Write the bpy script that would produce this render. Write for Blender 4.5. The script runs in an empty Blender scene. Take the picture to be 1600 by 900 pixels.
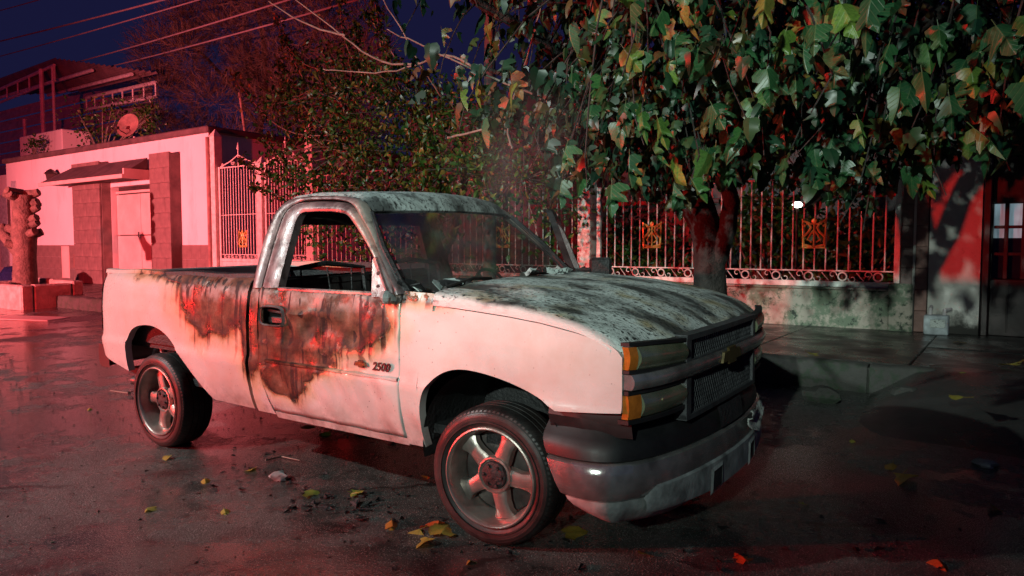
import bpy, math, random
import numpy as np
from mathutils import Vector, Matrix
rad = math.radians
RNG = random.Random(7)
NR = np.random.default_rng(11)
scene = bpy.context.scene
COL = scene.collection

# ------------------------------------------------------------------ camera
CAM = (2.0756, -2.7676, 1.4668); YAW = -0.6104; PITCH = -0.0581; FOC = 1131.5   # focal length in 1600 px units
cd = bpy.data.cameras.new('camera'); cam = bpy.data.objects.new('camera', cd); COL.objects.link(cam)
cam.location = CAM
cam.rotation_euler = (math.pi/2 + PITCH, 0, -YAW)
cd.sensor_width = 36; cd.lens = 36*FOC/1600; cd.clip_end = 400; cd.clip_start = .05
scene.camera = cam

# ------------------------------------------------------------------ night sky
w = bpy.data.worlds.new('World'); scene.world = w; w.use_nodes = True
nt = w.node_tree; bg = nt.nodes['Background']
sky = nt.nodes.new('ShaderNodeTexSky'); sky.sky_type = 'NISHITA'; sky.sun_disc = False
sky.sun_elevation = rad(-4.0); sky.sun_rotation = rad(200); sky.altitude = 1200
mixn = nt.nodes.new('ShaderNodeMixRGB'); mixn.blend_type = 'ADD'; mixn.inputs[0].default_value = 1
mulc = nt.nodes.new('ShaderNodeMixRGB'); mulc.blend_type = 'MULTIPLY'; mulc.inputs[0].default_value = 1
mulc.inputs[2].default_value = (.008, .008, .008, 1)
nt.links.new(sky.outputs[0], mulc.inputs[1]); nt.links.new(mulc.outputs[0], mixn.inputs[1])
mixn.inputs[2].default_value = (.0078, .0080, .036, 1)
nt.links.new(mixn.outputs[0], bg.inputs[0]); bg.inputs[1].default_value = 1.0

# ------------------------------------------------------------------ lamps of the place
def lamp(name, loc, col, power, r):
    l = bpy.data.lights.new(name, 'POINT'); l.energy = power; l.color = col; l.shadow_soft_size = r
    o = bpy.data.objects.new(name, l); o.location = loc; COL.objects.link(o); return o
def beam(name, loc, target, col, power, r, half, blend):
    l = bpy.data.lights.new(name, 'SPOT'); l.energy = power; l.color = col; l.shadow_soft_size = r; l.spot_size = rad(2*half); l.spot_blend = blend
    o = bpy.data.objects.new(name, l); o.location = loc; o.rotation_euler = (Vector(target)-Vector(loc)).to_track_quat('-Z', 'Y').to_euler(); COL.objects.link(o); return o
beam('flood_lamp_light', (-8.4, -8.4, 7.4), (-4.8, .2, .6), (.84, 1.0, .96), 6000, .11, 34, .95)
beam('scene_lamp_light', (2.5, -9.3, 4.1), (-.7, 3.2, 2.0), (.82, 1.0, .90), 5000, .10, 15.5, 1.0)
lamp('red_beacon_light', (-9.6, -8.0, 1.8), (1, .028, .024), 8200, .12)
beam('red_beacon_light', (-15.5, -7.0, 2.4), (-18.0, 7.6, 2.4), (1, .21, .235), 22000, .12, 35, .8)
vs = scene.view_settings
vs.view_transform = 'Standard'; vs.look = 'None'; vs.gamma = 1; vs.exposure = 0; vs.use_curve_mapping = False

# ------------------------------------------------------------------ helpers
R_ = np.array([math.cos(YAW), -math.sin(YAW), 0.]); F_ = np.array([math.sin(YAW)*math.cos(PITCH), math.cos(YAW)*math.cos(PITCH), math.sin(PITCH)])
U_ = np.cross(R_, F_); C_ = np.array(CAM)
def at(px, py, Y):
    "point of the plane y = Y seen at a pixel of the 1600 x 900 photograph"
    d = F_ + R_*(px-800)/FOC + U_*(450-py)/FOC
    return C_ + d*((Y-C_[1])/d[1])
def prj(P):
    d = np.asarray(P, float)-C_; z = d@F_
    return 800+FOC*(d@R_)/z, 450-FOC*(d@U_)/z, z
def lerp(a, b, t): return a+(b-a)*t
def interp(x, pts): return float(np.interp(x, [p[0] for p in pts], [p[1] for p in pts]))

class MB:
    def __init__(s): s.v = []; s.f = []; s.m = []
    def add(s, vs_, fs, mi=0):
        n = len(s.v); s.v += [tuple(map(float, v)) for v in vs_]; s.f += [tuple(i+n for i in f) for f in fs]; s.m += [mi]*len(fs); return s
    def box(s, x0, x1, y0, y1, z0, z1, mi=0, M=None):
        v = [(x, y, z) for z in (z0, z1) for y in (y0, y1) for x in (x0, x1)]
        if M is not None: v = [tuple(M @ Vector(p)) for p in v]
        return s.add(v, [(0,2,3,1),(4,5,7,6),(0,1,5,4),(1,3,7,5),(3,2,6,7),(2,0,4,6)], mi)
    def bbox(s, x0, x1, y0, y1, z0, z1, b=.01, mi=0):
        "box with chamfered edges"
        vs_ = []; 
        for sz in (0,1):
            for sy in (0,1):
                for sx in (0,1):
                    X, Y, Z = (x0,x1)[sx], (y0,y1)[sy], (z0,z1)[sz]
                    bx, by, bz = b*(1-2*sx), b*(1-2*sy), b*(1-2*sz)
                    vs_ += [(X,Y+by,Z+bz),(X+bx,Y,Z+bz),(X+bx,Y+by,Z)]
        c = lambda sx,sy,sz,k: (sz*4+sy*2+sx)*3+k
        f = []
        for i in (0,1):
            f.append([c(i,0,0,0),c(i,1,0,0),c(i,1,1,0),c(i,0,1,0)][::(1 if i else -1)])
            f.append([c(0,i,0,1),c(1,i,0,1),c(1,i,1,1),c(0,i,1,1)][::(-1 if i else 1)])
            f.append([c(0,0,i,2),c(1,0,i,2),c(1,1,i,2),c(0,1,i,2)][::(1 if i else -1)])
        for a in (0,1):
            for b_ in (0,1):
                f.append([c(0,a,b_,1),c(1,a,b_,1),c(1,a,b_,2),c(0,a,b_,2)])
                f.append([c(a,0,b_,0),c(a,1,b_,0),c(a,1,b_,2),c(a,0,b_,2)])
                f.append([c(a,b_,0,0),c(a,b_,1,0),c(a,b_,1,1),c(a,b_,0,1)])
                for d in (0,1): f.append([c(a,b_,d,0),c(a,b_,d,1),c(a,b_,d,2)])
        return s.add(vs_, f, mi)
    def tube(s, pts, rs, n=8, cap=True, mi=0):
        pts = [Vector(p) for p in pts]
        if not hasattr(rs, '__len__'): rs = [rs]*len(pts)
        base = len(s.v); up = Vector((0,0,1)); prev = None
        for i, p in enumerate(pts):
            t = (pts[min(i+1,len(pts)-1)]-pts[max(i-1,0)])
            if t.length < 1e-9: t = Vector((0,0,1))
            t.normalize()
            if prev is None:
                a = t.cross(up); 
                if a.length < 1e-3: a = t.cross(Vector((1,0,0)))
                a.normalize()
            else:
                a = prev - t*prev.dot(t)
                if a.length < 1e-6: a = t.orthogonal()
                a.normalize()
            prev = a; b = t.cross(a)
            for k in range(n):
                an = 2*math.pi*k/n
                s.v.append(tuple(p+(a*math.cos(an)+b*math.sin(an))*rs[i]))
        for i in range(len(pts)-1):
            for k in range(n):
                k2 = (k+1)%n
                s.f.append((base+i*n+k, base+i*n+k2, base+(i+1)*n+k2, base+(i+1)*n+k)); s.m.append(mi)
        if cap:
            s.f.append(tuple(base+k for k in range(n))[::-1]); s.m.append(mi)
            s.f.append(tuple(base+(len(pts)-1)*n+k for k in range(n))); s.m.append(mi)
        return s
    def lathe(s, prof, n=48, c=(0,0,0), axis='y', mi=0, a0=0, a1=2*math.pi):
        "profile of (r, h) turned round an axis"
        base = len(s.v); full = abs(a1-a0-2*math.pi) < 1e-6; m = n if full else n+1
        for r, h in prof:
            for k in range(m):
                a = a0+(a1-a0)*k/n; p, q = r*math.cos(a), r*math.sin(a)
                s.v.append((c[0]+p, c[1]+h, c[2]+q) if axis == 'y' else (c[0]+p, c[1]+q, c[2]+h))
        for i in range(len(prof)-1):
            for k in range(n):
                k2 = (k+1)%m
                s.f.append((base+i*m+k, base+i*m+k2, base+(i+1)*m+k2, base+(i+1)*m+k)); s.m.append(mi)
        return s
    def grid(s, P, mi=0, closeu=False):
        nu, nv = len(P), len(P[0]); base = len(s.v)
        for r in P: s.v += [tuple(map(float, p)) for p in r]
        for i in range(nu if closeu else nu-1):
            i2 = (i+1)%nu
            for j in range(nv-1):
                s.f.append((base+i*nv+j, base+i2*nv+j, base+i2*nv+j+1, base+i*nv+j+1)); s.m.append(mi)
        return s
    def mesh(s, name, mats, smooth=True, ang=35):
        me = bpy.data.meshes.new(name); me.from_pydata(s.v, [], s.f)
        if not isinstance(mats, (list, tuple)): mats = [mats]
        for m in mats: me.materials.append(m)
        if len(mats) > 1: me.polygons.foreach_set('material_index', s.m)
        if smooth:
            me.shade_smooth(); me.set_sharp_from_angle(angle=rad(ang))
        me.update(); return me
    def build(s, name, mats, parent=None, smooth=True, ang=35, loc=None, rot=None, fixn=False):
        me = s.mesh(name, mats, smooth, ang)
        if fixn:
            import bmesh
            b = bmesh.new(); b.from_mesh(me); bmesh.ops.recalc_face_normals(b, faces=b.faces[:]); b.to_mesh(me); b.free()
        return put(name, me, parent, loc, rot)
def put(name, me, parent=None, loc=None, rot=None):
    o = bpy.data.objects.new(name, me); COL.objects.link(o)
    if parent is not None: o.parent = parent
    if loc is not None: o.location = loc
    if rot is not None: o.rotation_euler = rot
    return o
def tag(o, label=None, cat=None, group=None, kind=None):
    if label: o['label'] = label
    if cat: o['category'] = cat
    if group: o['group'] = group
    if kind: o['kind'] = kind
    return o
def thing(name, label, cat, loc=(0,0,0), rz=0, group=None):
    o = bpy.data.objects.new(name, None); COL.objects.link(o); o.location = loc; o.rotation_euler = (0,0,rz); o.empty_display_size = .1
    return tag(o, label, cat, group)

# ------------------------------------------------------------------ material helpers
class N:
    def __init__(s, name):
        s.m = bpy.data.materials.new(name); s.m.use_nodes = True; s.t = s.m.node_tree
        s.b = s.t.nodes['Principled BSDF']; s.tc = s.t.nodes.new('ShaderNodeTexCoord'); s.co = s.tc.outputs['Object']
    def n(s, ty, **kw):
        x = s.t.nodes.new(ty)
        for k, v in kw.items(): setattr(x, k, v)
        return x
    def L(s, a, b): s.t.links.new(a, b)
    def val(s, sock, v):
        if isinstance(v, bpy.types.NodeSocket): s.L(v, sock)
        else:
            if hasattr(sock.default_value, '__len__') and len(sock.default_value) == 4 and len(v) == 3: v = (*v, 1)
            sock.default_value = v
    def noise(s, scale, detail=4, rough=.55, co=None, out=0, dist=0):
        x = s.n('ShaderNodeTexNoise'); x.inputs['Scale'].default_value = scale; x.inputs['Detail'].default_value = detail
        x.inputs['Roughness'].default_value = rough; x.inputs['Distortion'].default_value = dist; s.L(co or s.co, x.inputs['Vector']); return x.outputs[out]
    def voro(s, scale, feature='F1', co=None, out='Distance', rnd=1):
        x = s.n('ShaderNodeTexVoronoi', feature=feature); x.inputs['Scale'].default_value = scale; x.inputs['Randomness'].default_value = rnd
        s.L(co or s.co, x.inputs['Vector']); return x.outputs[out]
    def math(s, op, a, b=None, c=None, clamp=False):
        x = s.n('ShaderNodeMath', operation=op); x.use_clamp = clamp; s.val(x.inputs[0], a)
        if b is not None: s.val(x.inputs[1], b)
        if c is not None: s.val(x.inputs[2], c)
        return x.outputs[0]
    def vm(s, op, a, b=None):
        x = s.n('ShaderNodeVectorMath', operation=op); s.val(x.inputs[0], a)
        if b is not None: s.val(x.inputs[1], b)
        return x.outputs[1] if op in ('LENGTH', 'DOT_PRODUCT') else x.outputs[0]
    def ramp(s, f, stops, interp_='LINEAR'):
        x = s.n('ShaderNodeValToRGB'); e = x.color_ramp.elements; x.color_ramp.interpolation = interp_
        while len(e) < len(stops): e.new(.5)
        for i, (p, c) in enumerate(stops):
            e[i].position = p; e[i].color = (c, c, c, 1) if not hasattr(c, '__len__') else (*c, 1)
        s.L(f, x.inputs[0]); return x.outputs[0]
    def mix(s, f, a, b, mode='MIX'):
        x = s.n('ShaderNodeMixRGB', blend_type=mode); s.val(x.inputs[0], f); s.val(x.inputs[1], a); s.val(x.inputs[2], b); return x.outputs[0]
    def sep(s, co=None):
        x = s.n('ShaderNodeSeparateXYZ'); s.L(co or s.co, x.inputs[0]); return x.outputs
    def scale(s, v, co=None): return s.vm('MULTIPLY', co or s.co, v)
    def bump(s, h, strength=.3, dist=.02, prev=None):
        x = s.n('ShaderNodeBump'); x.inputs['Strength'].default_value = strength; x.inputs['Distance'].default_value = dist
        s.L(h, x.inputs['Height'])
        if prev is not None: s.L(prev, x.inputs['Normal'])
        return x.outputs[0]
    def set(s, base=None, rough=None, metal=None, normal=None, coat=None, spec=None, trans=None, emit=None, estr=None, alpha=None):
        for k, v in (('Base Color', base), ('Roughness', rough), ('Metallic', metal), ('Normal', normal), ('Coat Weight', coat), ('Specular IOR Level', spec), ('Transmission Weight', trans), ('Emission Color', emit), ('Emission Strength', estr), ('Alpha', alpha)):
            if v is not None: s.val(s.b.inputs[k], v)
        return s.m
def mat(name, col, rough=.6, metal=0, var=.25, scale=5, bump=.0, bscale=60, coat=0, dist=.01, spec=.5):
    k = N(name); n1 = k.noise(scale, 5, .6)
    lo = tuple(c*(1-var) for c in col); hi = tuple(min(1, c*(1+var)) for c in col)
    base = k.mix(k.ramp(n1, [(.3, 0), (.7, 1)]), lo, hi)
    nrm = k.bump(k.noise(bscale, 4, .6), bump, dist) if bump else None
    rg = k.math('ADD', k.math('MULTIPLY', k.noise(scale*3, 3), .25), rough-.125, clamp=True)
    return k.set(base, rg, metal, nrm, coat, spec)

MAT = {}
# --- truck body paint: white enamel with scorched patches of bare metal, soot, ochre fringe and drips
def body_paint(name, spots, seed=0):
    k = N(name); co = k.co
    dn = k.noise(3.2, 6, .62, co=k.vm('ADD', co, (seed, 0, 0)))
    df = k.noise(13, 5, .65)
    # nearest scorched patch, in units of its own size (x and z of the truck)
    best = None
    for (cx, cz, rx, rz) in spots:
        v = k.vm('MULTIPLY', k.vm('SUBTRACT', co, (cx, 0, cz)), (1/rx, 0, 1/rz)); l = k.vm('LENGTH', v)
        best = l if best is None else k.math('SMOOTH_MIN', best, l, .12)
    d = k.math('ADD', best, k.math('MULTIPLY', k.math('SUBTRACT', dn, .5), 1.05))
    d = k.math('ADD', d, k.math('MULTIPLY', k.math('SUBTRACT', df, .5), .30))
    dh = k.math('MULTIPLY', d, .5)
    # drips running down below the patches
    st = k.noise(1, 3, .5, co=k.scale((26, 26, 1.1)))
    drip = k.math('MULTIPLY', k.ramp(st, [(.545, 0), (.585, 1)]), k.ramp(dh, [(.40, 1), (.49, 1), (.68, 0)]))
    tone = k.noise(5.5, 6, .65); crump = k.voro(5.0, co=k.vm('ADD', co, k.vm('MULTIPLY', k.noise(5, 3, out=1), (.12, .12, .12))))
    metal_c = k.ramp(tone, [(.28, (.014, .009, .008)), (.44, (.058, .027, .016)), (.58, (.135, .064, .038)), (.72, (.22, .165, .145))])
    soot = (.016, .012, .011)
    paint = k.mix(k.ramp(k.noise(2.2, 5), [(.35, 0), (.75, 1)]), (.47, .44, .425), (.57, .54, .52))
    specks = k.ramp(k.voro(30), [(.07, 1), (.12, 0)])
    paint = k.mix(k.math('MULTIPLY', specks, k.ramp(k.noise(4.1, 4), [(.46, 0), (.56, .9)])), paint, (.05, .04, .035))
    grime = k.ramp(k.noise(2.7, 7, .7), [(.44, 0), (.72, .5)])
    paint = k.mix(grime, paint, (.33, .25, .19))
    zz = k.sep()[2]
    splash = k.math('MULTIPLY', k.ramp(zz, [(.40, .75), (.62, 0)]), k.ramp(k.noise(9, 6, .7), [(.4, 0), (.65, 1)]))
    paint = k.mix(splash, paint, (.12, .09, .075))
    fr = lambda a, b: k.ramp(dh, [(a/2, 0), (b/2, 1)])
    top = k.math('MULTIPLY', k.ramp(k.math('MULTIPLY', k.sep()[2], .5), [(.545, 0), (.57, 1), (.595, 1), (.605, 0)]), k.ramp(k.noise(7, 5, .6), [(.40, 0), (.55, .8)]))
    metal_c = k.mix(top, metal_c, (.30, .25, .23))
    col = k.mix(k.math('MULTIPLY', fr(.70, .86), k.ramp(k.noise(6, 4), [(.35, .35), (.6, .95)])), metal_c, soot)
    col = k.mix(fr(.86, .97), col, (.20, .105, .05))
    col = k.mix(fr(.94, 1.12), col, (.36, .25, .14))
    col = k.mix(fr(1.0, 1.20), col, k.mix(fr(1.10, 1.62), (.47, .37, .26), paint))
    col = k.mix(k.math('MULTIPLY', drip, .92), col, soot)
    burnt = k.math('SUBTRACT', 1, fr(.84, .96))
    blist = k.noise(38, 4, .65)
    bmp = k.bump(k.math('ADD', k.math('MULTIPLY', k.math('MULTIPLY', blist, burnt), 1.0), k.math('MULTIPLY', fr(.83, .87), .35)), .35, .012, k.bump(k.math('ADD', k.math('MULTIPLY', crump, burnt), k.math('MULTIPLY', k.noise(3.5, 2), .35)), .26, .06))
    rough = k.mix(burnt, k.math('ADD', .24, k.math('MULTIPLY', grime, .5)), k.ramp(k.noise(4.5, 5), [(.36, .22), (.52, .70)]))
    return k.set(col, rough, k.math('MULTIPLY', burnt, .12), bmp, k.math('MULTIPLY', k.math('SUBTRACT', 1, burnt), .15), k.math('SUBTRACT', .5, k.math('MULTIPLY', burnt, .2)))
SPOTS = [(-2.27, 1.13, .43, .27), (-2.30, 1.27, .85, .07), (-1.84, 1.08, .14, .45), (-1.42, 1.03, .55, .27), (-.98, 1.08, .32, .21), (-1.50, .80, .46, .10), (-1.56, .67, .22, .13), (-1.40, .72, .16, .06), (-1.2, 1.21, .80, .08)]
MAT['paint'] = body_paint('scorched_white_paint', SPOTS)

# hood and roof: ash grey burnt paint with black flakes
def ash(name, pale=(.42, .46, .44), dark_amt=.55, ochre=True, ymin=None):
    k = N(name); co = k.co
    sx = k.noise(1, 7, .62, co=k.scale((2.2, 4.4, 3)), dist=.6); fl = k.noise(1, 5, .7, co=k.scale((30, 58, 44)))
    fine = k.noise(95, 4, .6)
    c = k.mix(k.ramp(fine, [(.3, 0), (.7, 1)]), tuple(v*.66 for v in pale), pale)
    if ochre: c = k.mix(k.math('MULTIPLY', k.ramp(k.noise(2.6, 5, .6, co=k.vm('ADD', co, (3, 1, 0))), [(.52, 0), (.66, .75)]), 1), c, (.30, .22, .07))
    dk = k.ramp(sx, [(.455, 0), (.60, dark_amt)])
    c = k.mix(dk, c, (.035, .037, .037))
    c = k.mix(k.ramp(fl, [(.545, 0), (.58, 1)]), c, (.012, .012, .012))
    if ymin is not None:   # the near edge of the hood kept its white paint
        X, Y, Z = k.sep()
        e = k.math('ADD', Y, k.math('MULTIPLY', k.math('SUBTRACT', k.noise(7, 5, .6), .5), .05))
        e = k.math('SUBTRACT', e, k.math('MULTIPLY', X, .02))
        c = k.mix(k.ramp(e, [(ymin, 1), (ymin+.02, 0)]), c, (.46, .43, .415))
    bmp = k.bump(k.math('ADD', k.math('MULTIPLY', fl, 1), k.math('MULTIPLY', fine, .35)), .45, .01)
    return k.set(c, k.ramp(fine, [(.3, .34), (.7, .62)]), .15, bmp)
MAT['hood'] = ash('ash_grey_hood_paint', (.60, .66, .63), .93, True, .022)
MAT['roof'] = ash('ash_grey_roof_paint', (.56, .64, .62), .9, False)
k = N('burnt_cab_metal'); t1 = k.noise(4, 6, .6); X, Y, Z = k.sep()
c = k.ramp(t1, [(.3, (.09, .065, .068)), (.5, (.20, .155, .155)), (.7, (.36, .315, .30))])
ap = k.math('ADD', X, k.math('MULTIPLY', k.noise(6, 5), .25))
c = k.mix(k.ramp(k.math('SUBTRACT', 1, k.math('ABSOLUTE', k.math('ADD', ap, .86))), [(.80, 0), (.92, .8)]), c, (.45, .40, .34))
c = k.mix(k.ramp(k.noise(7, 7, .7, co=k.vm('ADD', k.co, (5, 0, 0))), [(.50, 0), (.66, .95)]), c, (.035, .022, .02))
c = k.mix(k.math('MULTIPLY', k.ramp(ap, [(.0, 0), (1, 1)]), 0), c, c)
MAT['cabmetal'] = k.set(c, k.ramp(k.noise(11, 4), [(.3, .26), (.7, .55)]), .45, k.bump(k.noise(45, 4), .25, .008), .1)
MAT['char'] = mat('charred_black', (.014, .014, .015), .62, 0, .5, 14, .6, 45, dist=.02)
MAT['charmetal'] = mat('charred_steel', (.055, .050, .050), .45, .5, .6, 9, .4, 60)
k = N('tyre_rubber'); X, Y, Z = k.sep(); an = k.math('ARCTAN2', Z, X); rd = k.math('SQRT', k.math('ADD', k.math('MULTIPLY', X, X), k.math('MULTIPLY', Z, Z)))
sip = k.math('SINE', k.math('ADD', k.math('MULTIPLY', an, 84), k.math('MULTIPLY', Y, 90))); trd = k.math('MULTIPLY', k.ramp(k.math('MULTIPLY', k.math('ADD', sip, 1), .5), [(.30, 0), (.42, 1)]), k.ramp(k.math('MULTIPLY', rd, 2), [(.650, 0), (.665, 1)]))
rbs = k.math('MULTIPLY', k.ramp(k.math('FRACT', k.math('MULTIPLY', rd, 62)), [(.42, 0), (.5, 1)]), k.ramp(k.math('MULTIPLY', rd, 2), [(.585, 0), (.60, 1), (.64, 1), (.65, 0)]))
c = k.mix(k.ramp(k.noise(14, 6, .65), [(.4, 0), (.7, 1)]), (.009, .0085, .0085), (.026, .022, .020))
MAT['rubber'] = k.set(c, k.ramp(k.noise(9, 4), [(.35, .42), (.65, .68)]), 0, k.bump(k.math('ADD', trd, k.math('MULTIPLY', rbs, .2)), .7, .006))
MAT['rim'] = mat('dull_cast_wheel', (.33, .29, .26), .34, .65, .35, 9, .15, 80)
MAT['rimdark'] = mat('sooty_wheel_barrel', (.12, .105, .10), .4, .6, .5, 9, .2, 60)
MAT['chrome'] = mat('sooty_chrome', (.40, .39, .38), .20, .8, .45, 7, .12, 30)
MAT['valance'] = mat('ashy_plastic', (.21, .23, .225), .6, 0, .6, 8, .35, 50)
MAT['blackplastic'] = mat('black_plastic', (.006, .006, .0065), .55, 0, .4, 9, .03, 60)
k = N('clouded_lens'); k.t.nodes.remove(k.b)
tr_ = k.n('ShaderNodeBsdfTransparent'); tr_.inputs[0].default_value = (.62, .68, .44, 1); gl_ = k.n('ShaderNodeBsdfGlossy'); gl_.inputs[1].default_value = .22; gl_.inputs[0].default_value = (.9, .9, .85, 1)
df_ = k.n('ShaderNodeBsdfDiffuse'); k.L(k.mix(k.ramp(k.noise(9, 5), [(.35, 0), (.7, 1)]), (.10, .12, .07), (.21, .23, .15)), df_.inputs[0])
fr_ = k.n('ShaderNodeFresnel'); fr_.inputs[0].default_value = 1.55; m1 = k.n('ShaderNodeMixShader'); m1.inputs[0].default_value = .72; k.L(tr_.outputs[0], m1.inputs[1]); k.L(df_.outputs[0], m1.inputs[2])
m2 = k.n('ShaderNodeMixShader'); k.L(k.math('MULTIPLY', fr_.outputs[0], .5), m2.inputs[0]); k.L(m1.outputs[0], m2.inputs[1]); k.L(gl_.outputs[0], m2.inputs[2]); k.L(m2.outputs[0], k.t.nodes['Material Output'].inputs[0]); MAT['lens'] = k.m
MAT['amber'] = mat('amber_lens', (.30, .09, .012), .22, 0, .25, 30, .1, 90, coat=.4)
MAT['redlens'] = mat('red_tail_lens', (.30, .012, .012), .2, 0, .3, 20, coat=.5)
MAT['plate'] = ash('scorched_plate', (.62, .66, .62), .7, False)
MAT['grille'] = mat('sooty_grille_plastic', (.04, .042, .045), .42, .1, .5, 12, .2, 60)
MAT['gold'] = mat('gold_emblem', (.10, .075, .028), .4, .5, .3, 20)
MAT['badge'] = mat('badge_black', (.02, .012, .012), .4)
k = N('sooty_glass'); k.t.nodes.remove(k.b); tr_ = k.n('ShaderNodeBsdfTransparent'); tr_.inputs[0].default_value = (.80, .84, .84, 1); gl_ = k.n('ShaderNodeBsdfGlossy'); gl_.inputs[1].default_value = .12
df_ = k.n('ShaderNodeBsdfDiffuse'); df_.inputs[0].default_value = (.11, .115, .12, 1); X, Y, Z = k.sep()
so = k.ramp(k.math('ADD', k.math('MULTIPLY', k.noise(1, 6, .6, co=k.scale((3, 3, 5)), dist=.6), 1.0), k.math('MULTIPLY', k.math('SUBTRACT', 1.45, Z), .5)), [(.42, .10), (.72, .72)])
m1 = k.n('ShaderNodeMixShader'); k.L(so, m1.inputs[0]); k.L(tr_.outputs[0], m1.inputs[1]); k.L(df_.outputs[0], m1.inputs[2]); fr_ = k.n('ShaderNodeFresnel'); fr_.inputs[0].default_value = 1.45
m2 = k.n('ShaderNodeMixShader'); k.L(k.math('MULTIPLY', fr_.outputs[0], .5), m2.inputs[0]); k.L(m1.outputs[0], m2.inputs[1]); k.L(gl_.outputs[0], m2.inputs[2]); k.L(m2.outputs[0], k.t.nodes['Material Output'].inputs[0]); MAT['sootglass'] = k.m
MAT['glassbits'] = mat('crazed_glass', (.34, .40, .39), .25, 0, .4, 25, .4, 60)
# --- street
k = N('wet_asphalt'); co = k.co
agg = k.voro(105); agg2 = k.noise(240, 3, .6); big = k.noise(.55, 6, .6); med = k.noise(2.4, 6, .62)
tone = k.mix(k.ramp(med, [(.3, 0), (.7, 1)]), (.050, .050, .047), (.115, .115, .107))
tone = k.mix(k.math('MULTIPLY', k.ramp(agg, [(.16, 1), (.36, 0)]), k.ramp(k.voro(105, out='Color'), [(.35, .05), (.7, 1)])), tone, (.50, .50, .46))
tone = k.mix(k.ramp(k.noise(9, 6, .7), [(.56, 0), (.68, .8)]), tone, (.016, .015, .014))
wet = k.math('ADD', k.math('MULTIPLY', big, .65), k.math('MULTIPLY', med, .45))
crk = k.voro(.55, feature='DISTANCE_TO_EDGE', co=k.vm('ADD', co, k.vm('MULTIPLY', k.noise(2.2, 5, out=1), (.5, .5, 0))))
tone = k.mix(k.math('MULTIPLY', k.ramp(crk, [(.004, 1), (.012, 0)]), k.ramp(k.noise(.7, 2), [(.45, 0), (.6, 1)])), tone, (.008, .008, .008))
pud = k.ramp(wet, [(.49, 0), (.56, 1)])
tone = k.mix(k.math('MULTIPLY', pud, .55), tone, (.012, .0115, .011))
rough = k.mix(pud, k.ramp(k.noise(30, 4), [(.3, .26), (.7, .46)]), (.06, .06, .06))
h = k.math('ADD', k.math('MULTIPLY', k.math('SUBTRACT', 1, agg), .8), k.math('MULTIPLY', agg2, .5))
h = k.math('MULTIPLY', h, k.math('SUBTRACT', 1, k.math('MULTIPLY', pud, .80)))
MAT['road'] = k.set(tone, rough, 0, k.bump(h, .9, .006), spec=.55)
k = N('damp_concrete'); tone = k.mix(k.ramp(k.noise(1.3, 7, .65), [(.3, 0), (.7, 1)]), (.022, .022, .020), (.055, .053, .048))
tone = k.mix(k.ramp(k.noise(6, 7, .7), [(.52, 0), (.7, .8)]), tone, (.03, .035, .028))
MAT['pave'] = k.set(tone, k.ramp(k.noise(2, 5), [(.35, .14), (.65, .5)]), 0, k.bump(k.noise(70, 5, .6), .3, .01))
def mossy(name, base, moss, amt=.5):
    k = N(name); a = k.noise(2.3, 8, .7); b = k.noise(9, 7, .68); cc = k.noise(28, 5, .6)
    c = k.mix(k.ramp(k.noise(4, 6), [(.3, 0), (.7, 1)]), tuple(v*.7 for v in base), base)
    c = k.mix(k.ramp(k.math('ADD', k.math('MULTIPLY', a, .6), k.math('MULTIPLY', b, .4)), [(amt, 0), (amt+.06, .9)]), c, moss)
    c = k.mix(k.ramp(b, [(.58, 0), (.64, .9)]), c, (.03, .035, .03))
    return k.set(c, .8, 0, k.bump(k.math('ADD', b, k.math('MULTIPLY', cc, .5)), .6, .03))
MAT['plinth'] = mossy('peeling_mossy_plaster', (.46, .40, .33), (.12, .17, .11), .46)
MAT['kerb'] = mossy('mossy_kerb_stone', (.05, .049, .043), (.02, .035, .018), .5)
k = N('painted_house_wall'); c = k.mix(k.ramp(k.noise(.8, 6), [(.3, 0), (.7, 1)]), (.66, .61, .61), (.74, .70, .70))
c = k.mix(k.ramp(k.noise(1.7, 8, .75, co=k.scale((1, 1, .25))), [(.52, 0), (.78, .6)]), c, (.30, .26, .245))
MAT['wallpaint'] = k.set(c, .75, 0, k.bump(k.noise(40, 6, .6), .22, .015))
k = N('peeling_right_wall'); c = k.mix(k.ramp(k.noise(1.6, 7, .65), [(.35, 0), (.7, 1)]), (.42, .40, .36), (.62, .60, .55))
zz = k.sep()[2]; low_edge = k.math('ADD', zz, k.math('MULTIPLY', k.noise(5, 7, .7), .7))
c = k.mix(k.ramp(low_edge, [(.85, 1), (1.15, 0)]), c, (.055, .05, .045))  # darker towards the foot, along an uneven edge
c = k.mix(k.ramp(k.noise(4, 8, .7), [(.58, 0), (.7, .75)]), c, (.16, .14, .12))
MAT['rwall'] = k.set(c, .8, 0, k.bump(k.noise(25, 7, .65), .4, .02))
MAT['stone'] = mat('brown_stone_cladding', (.17, .115, .105), .7, 0, .35, 3, .5, 30, dist=.02)
MAT['stone2'] = mat('red_brown_stone', (.24, .13, .11), .7, 0, .4, 5, .5, 30, dist=.02)
MAT['darkcap'] = mat('dark_roof_cap', (.09, .06, .06), .7, 0, .4, 3, .4, 30)
MAT['irongate'] = mat('cream_painted_iron', (.62, .58, .52), .42, .0, .25, 8, .15, 60)
MAT['fencepaint'] = mat('white_painted_iron', (.66, .68, .62), .42, .0, .3, 8, .15, 60)
MAT['goldpaint'] = mat('gold_painted_iron', (.55, .45, .12), .38, .3, .3, 20)
MAT['door'] = mat('cream_sheet_metal', (.62, .46, .42), .5, 0, .15, 2, .05, 20)
MAT['wood'] = mat('painted_shutter', (.55, .27, .19), .6, 0, .3, 5)
MAT['darkiron'] = mat('dark_brown_iron', (.045, .030, .028), .4, .2, .4, 6, .2, 50)
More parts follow.
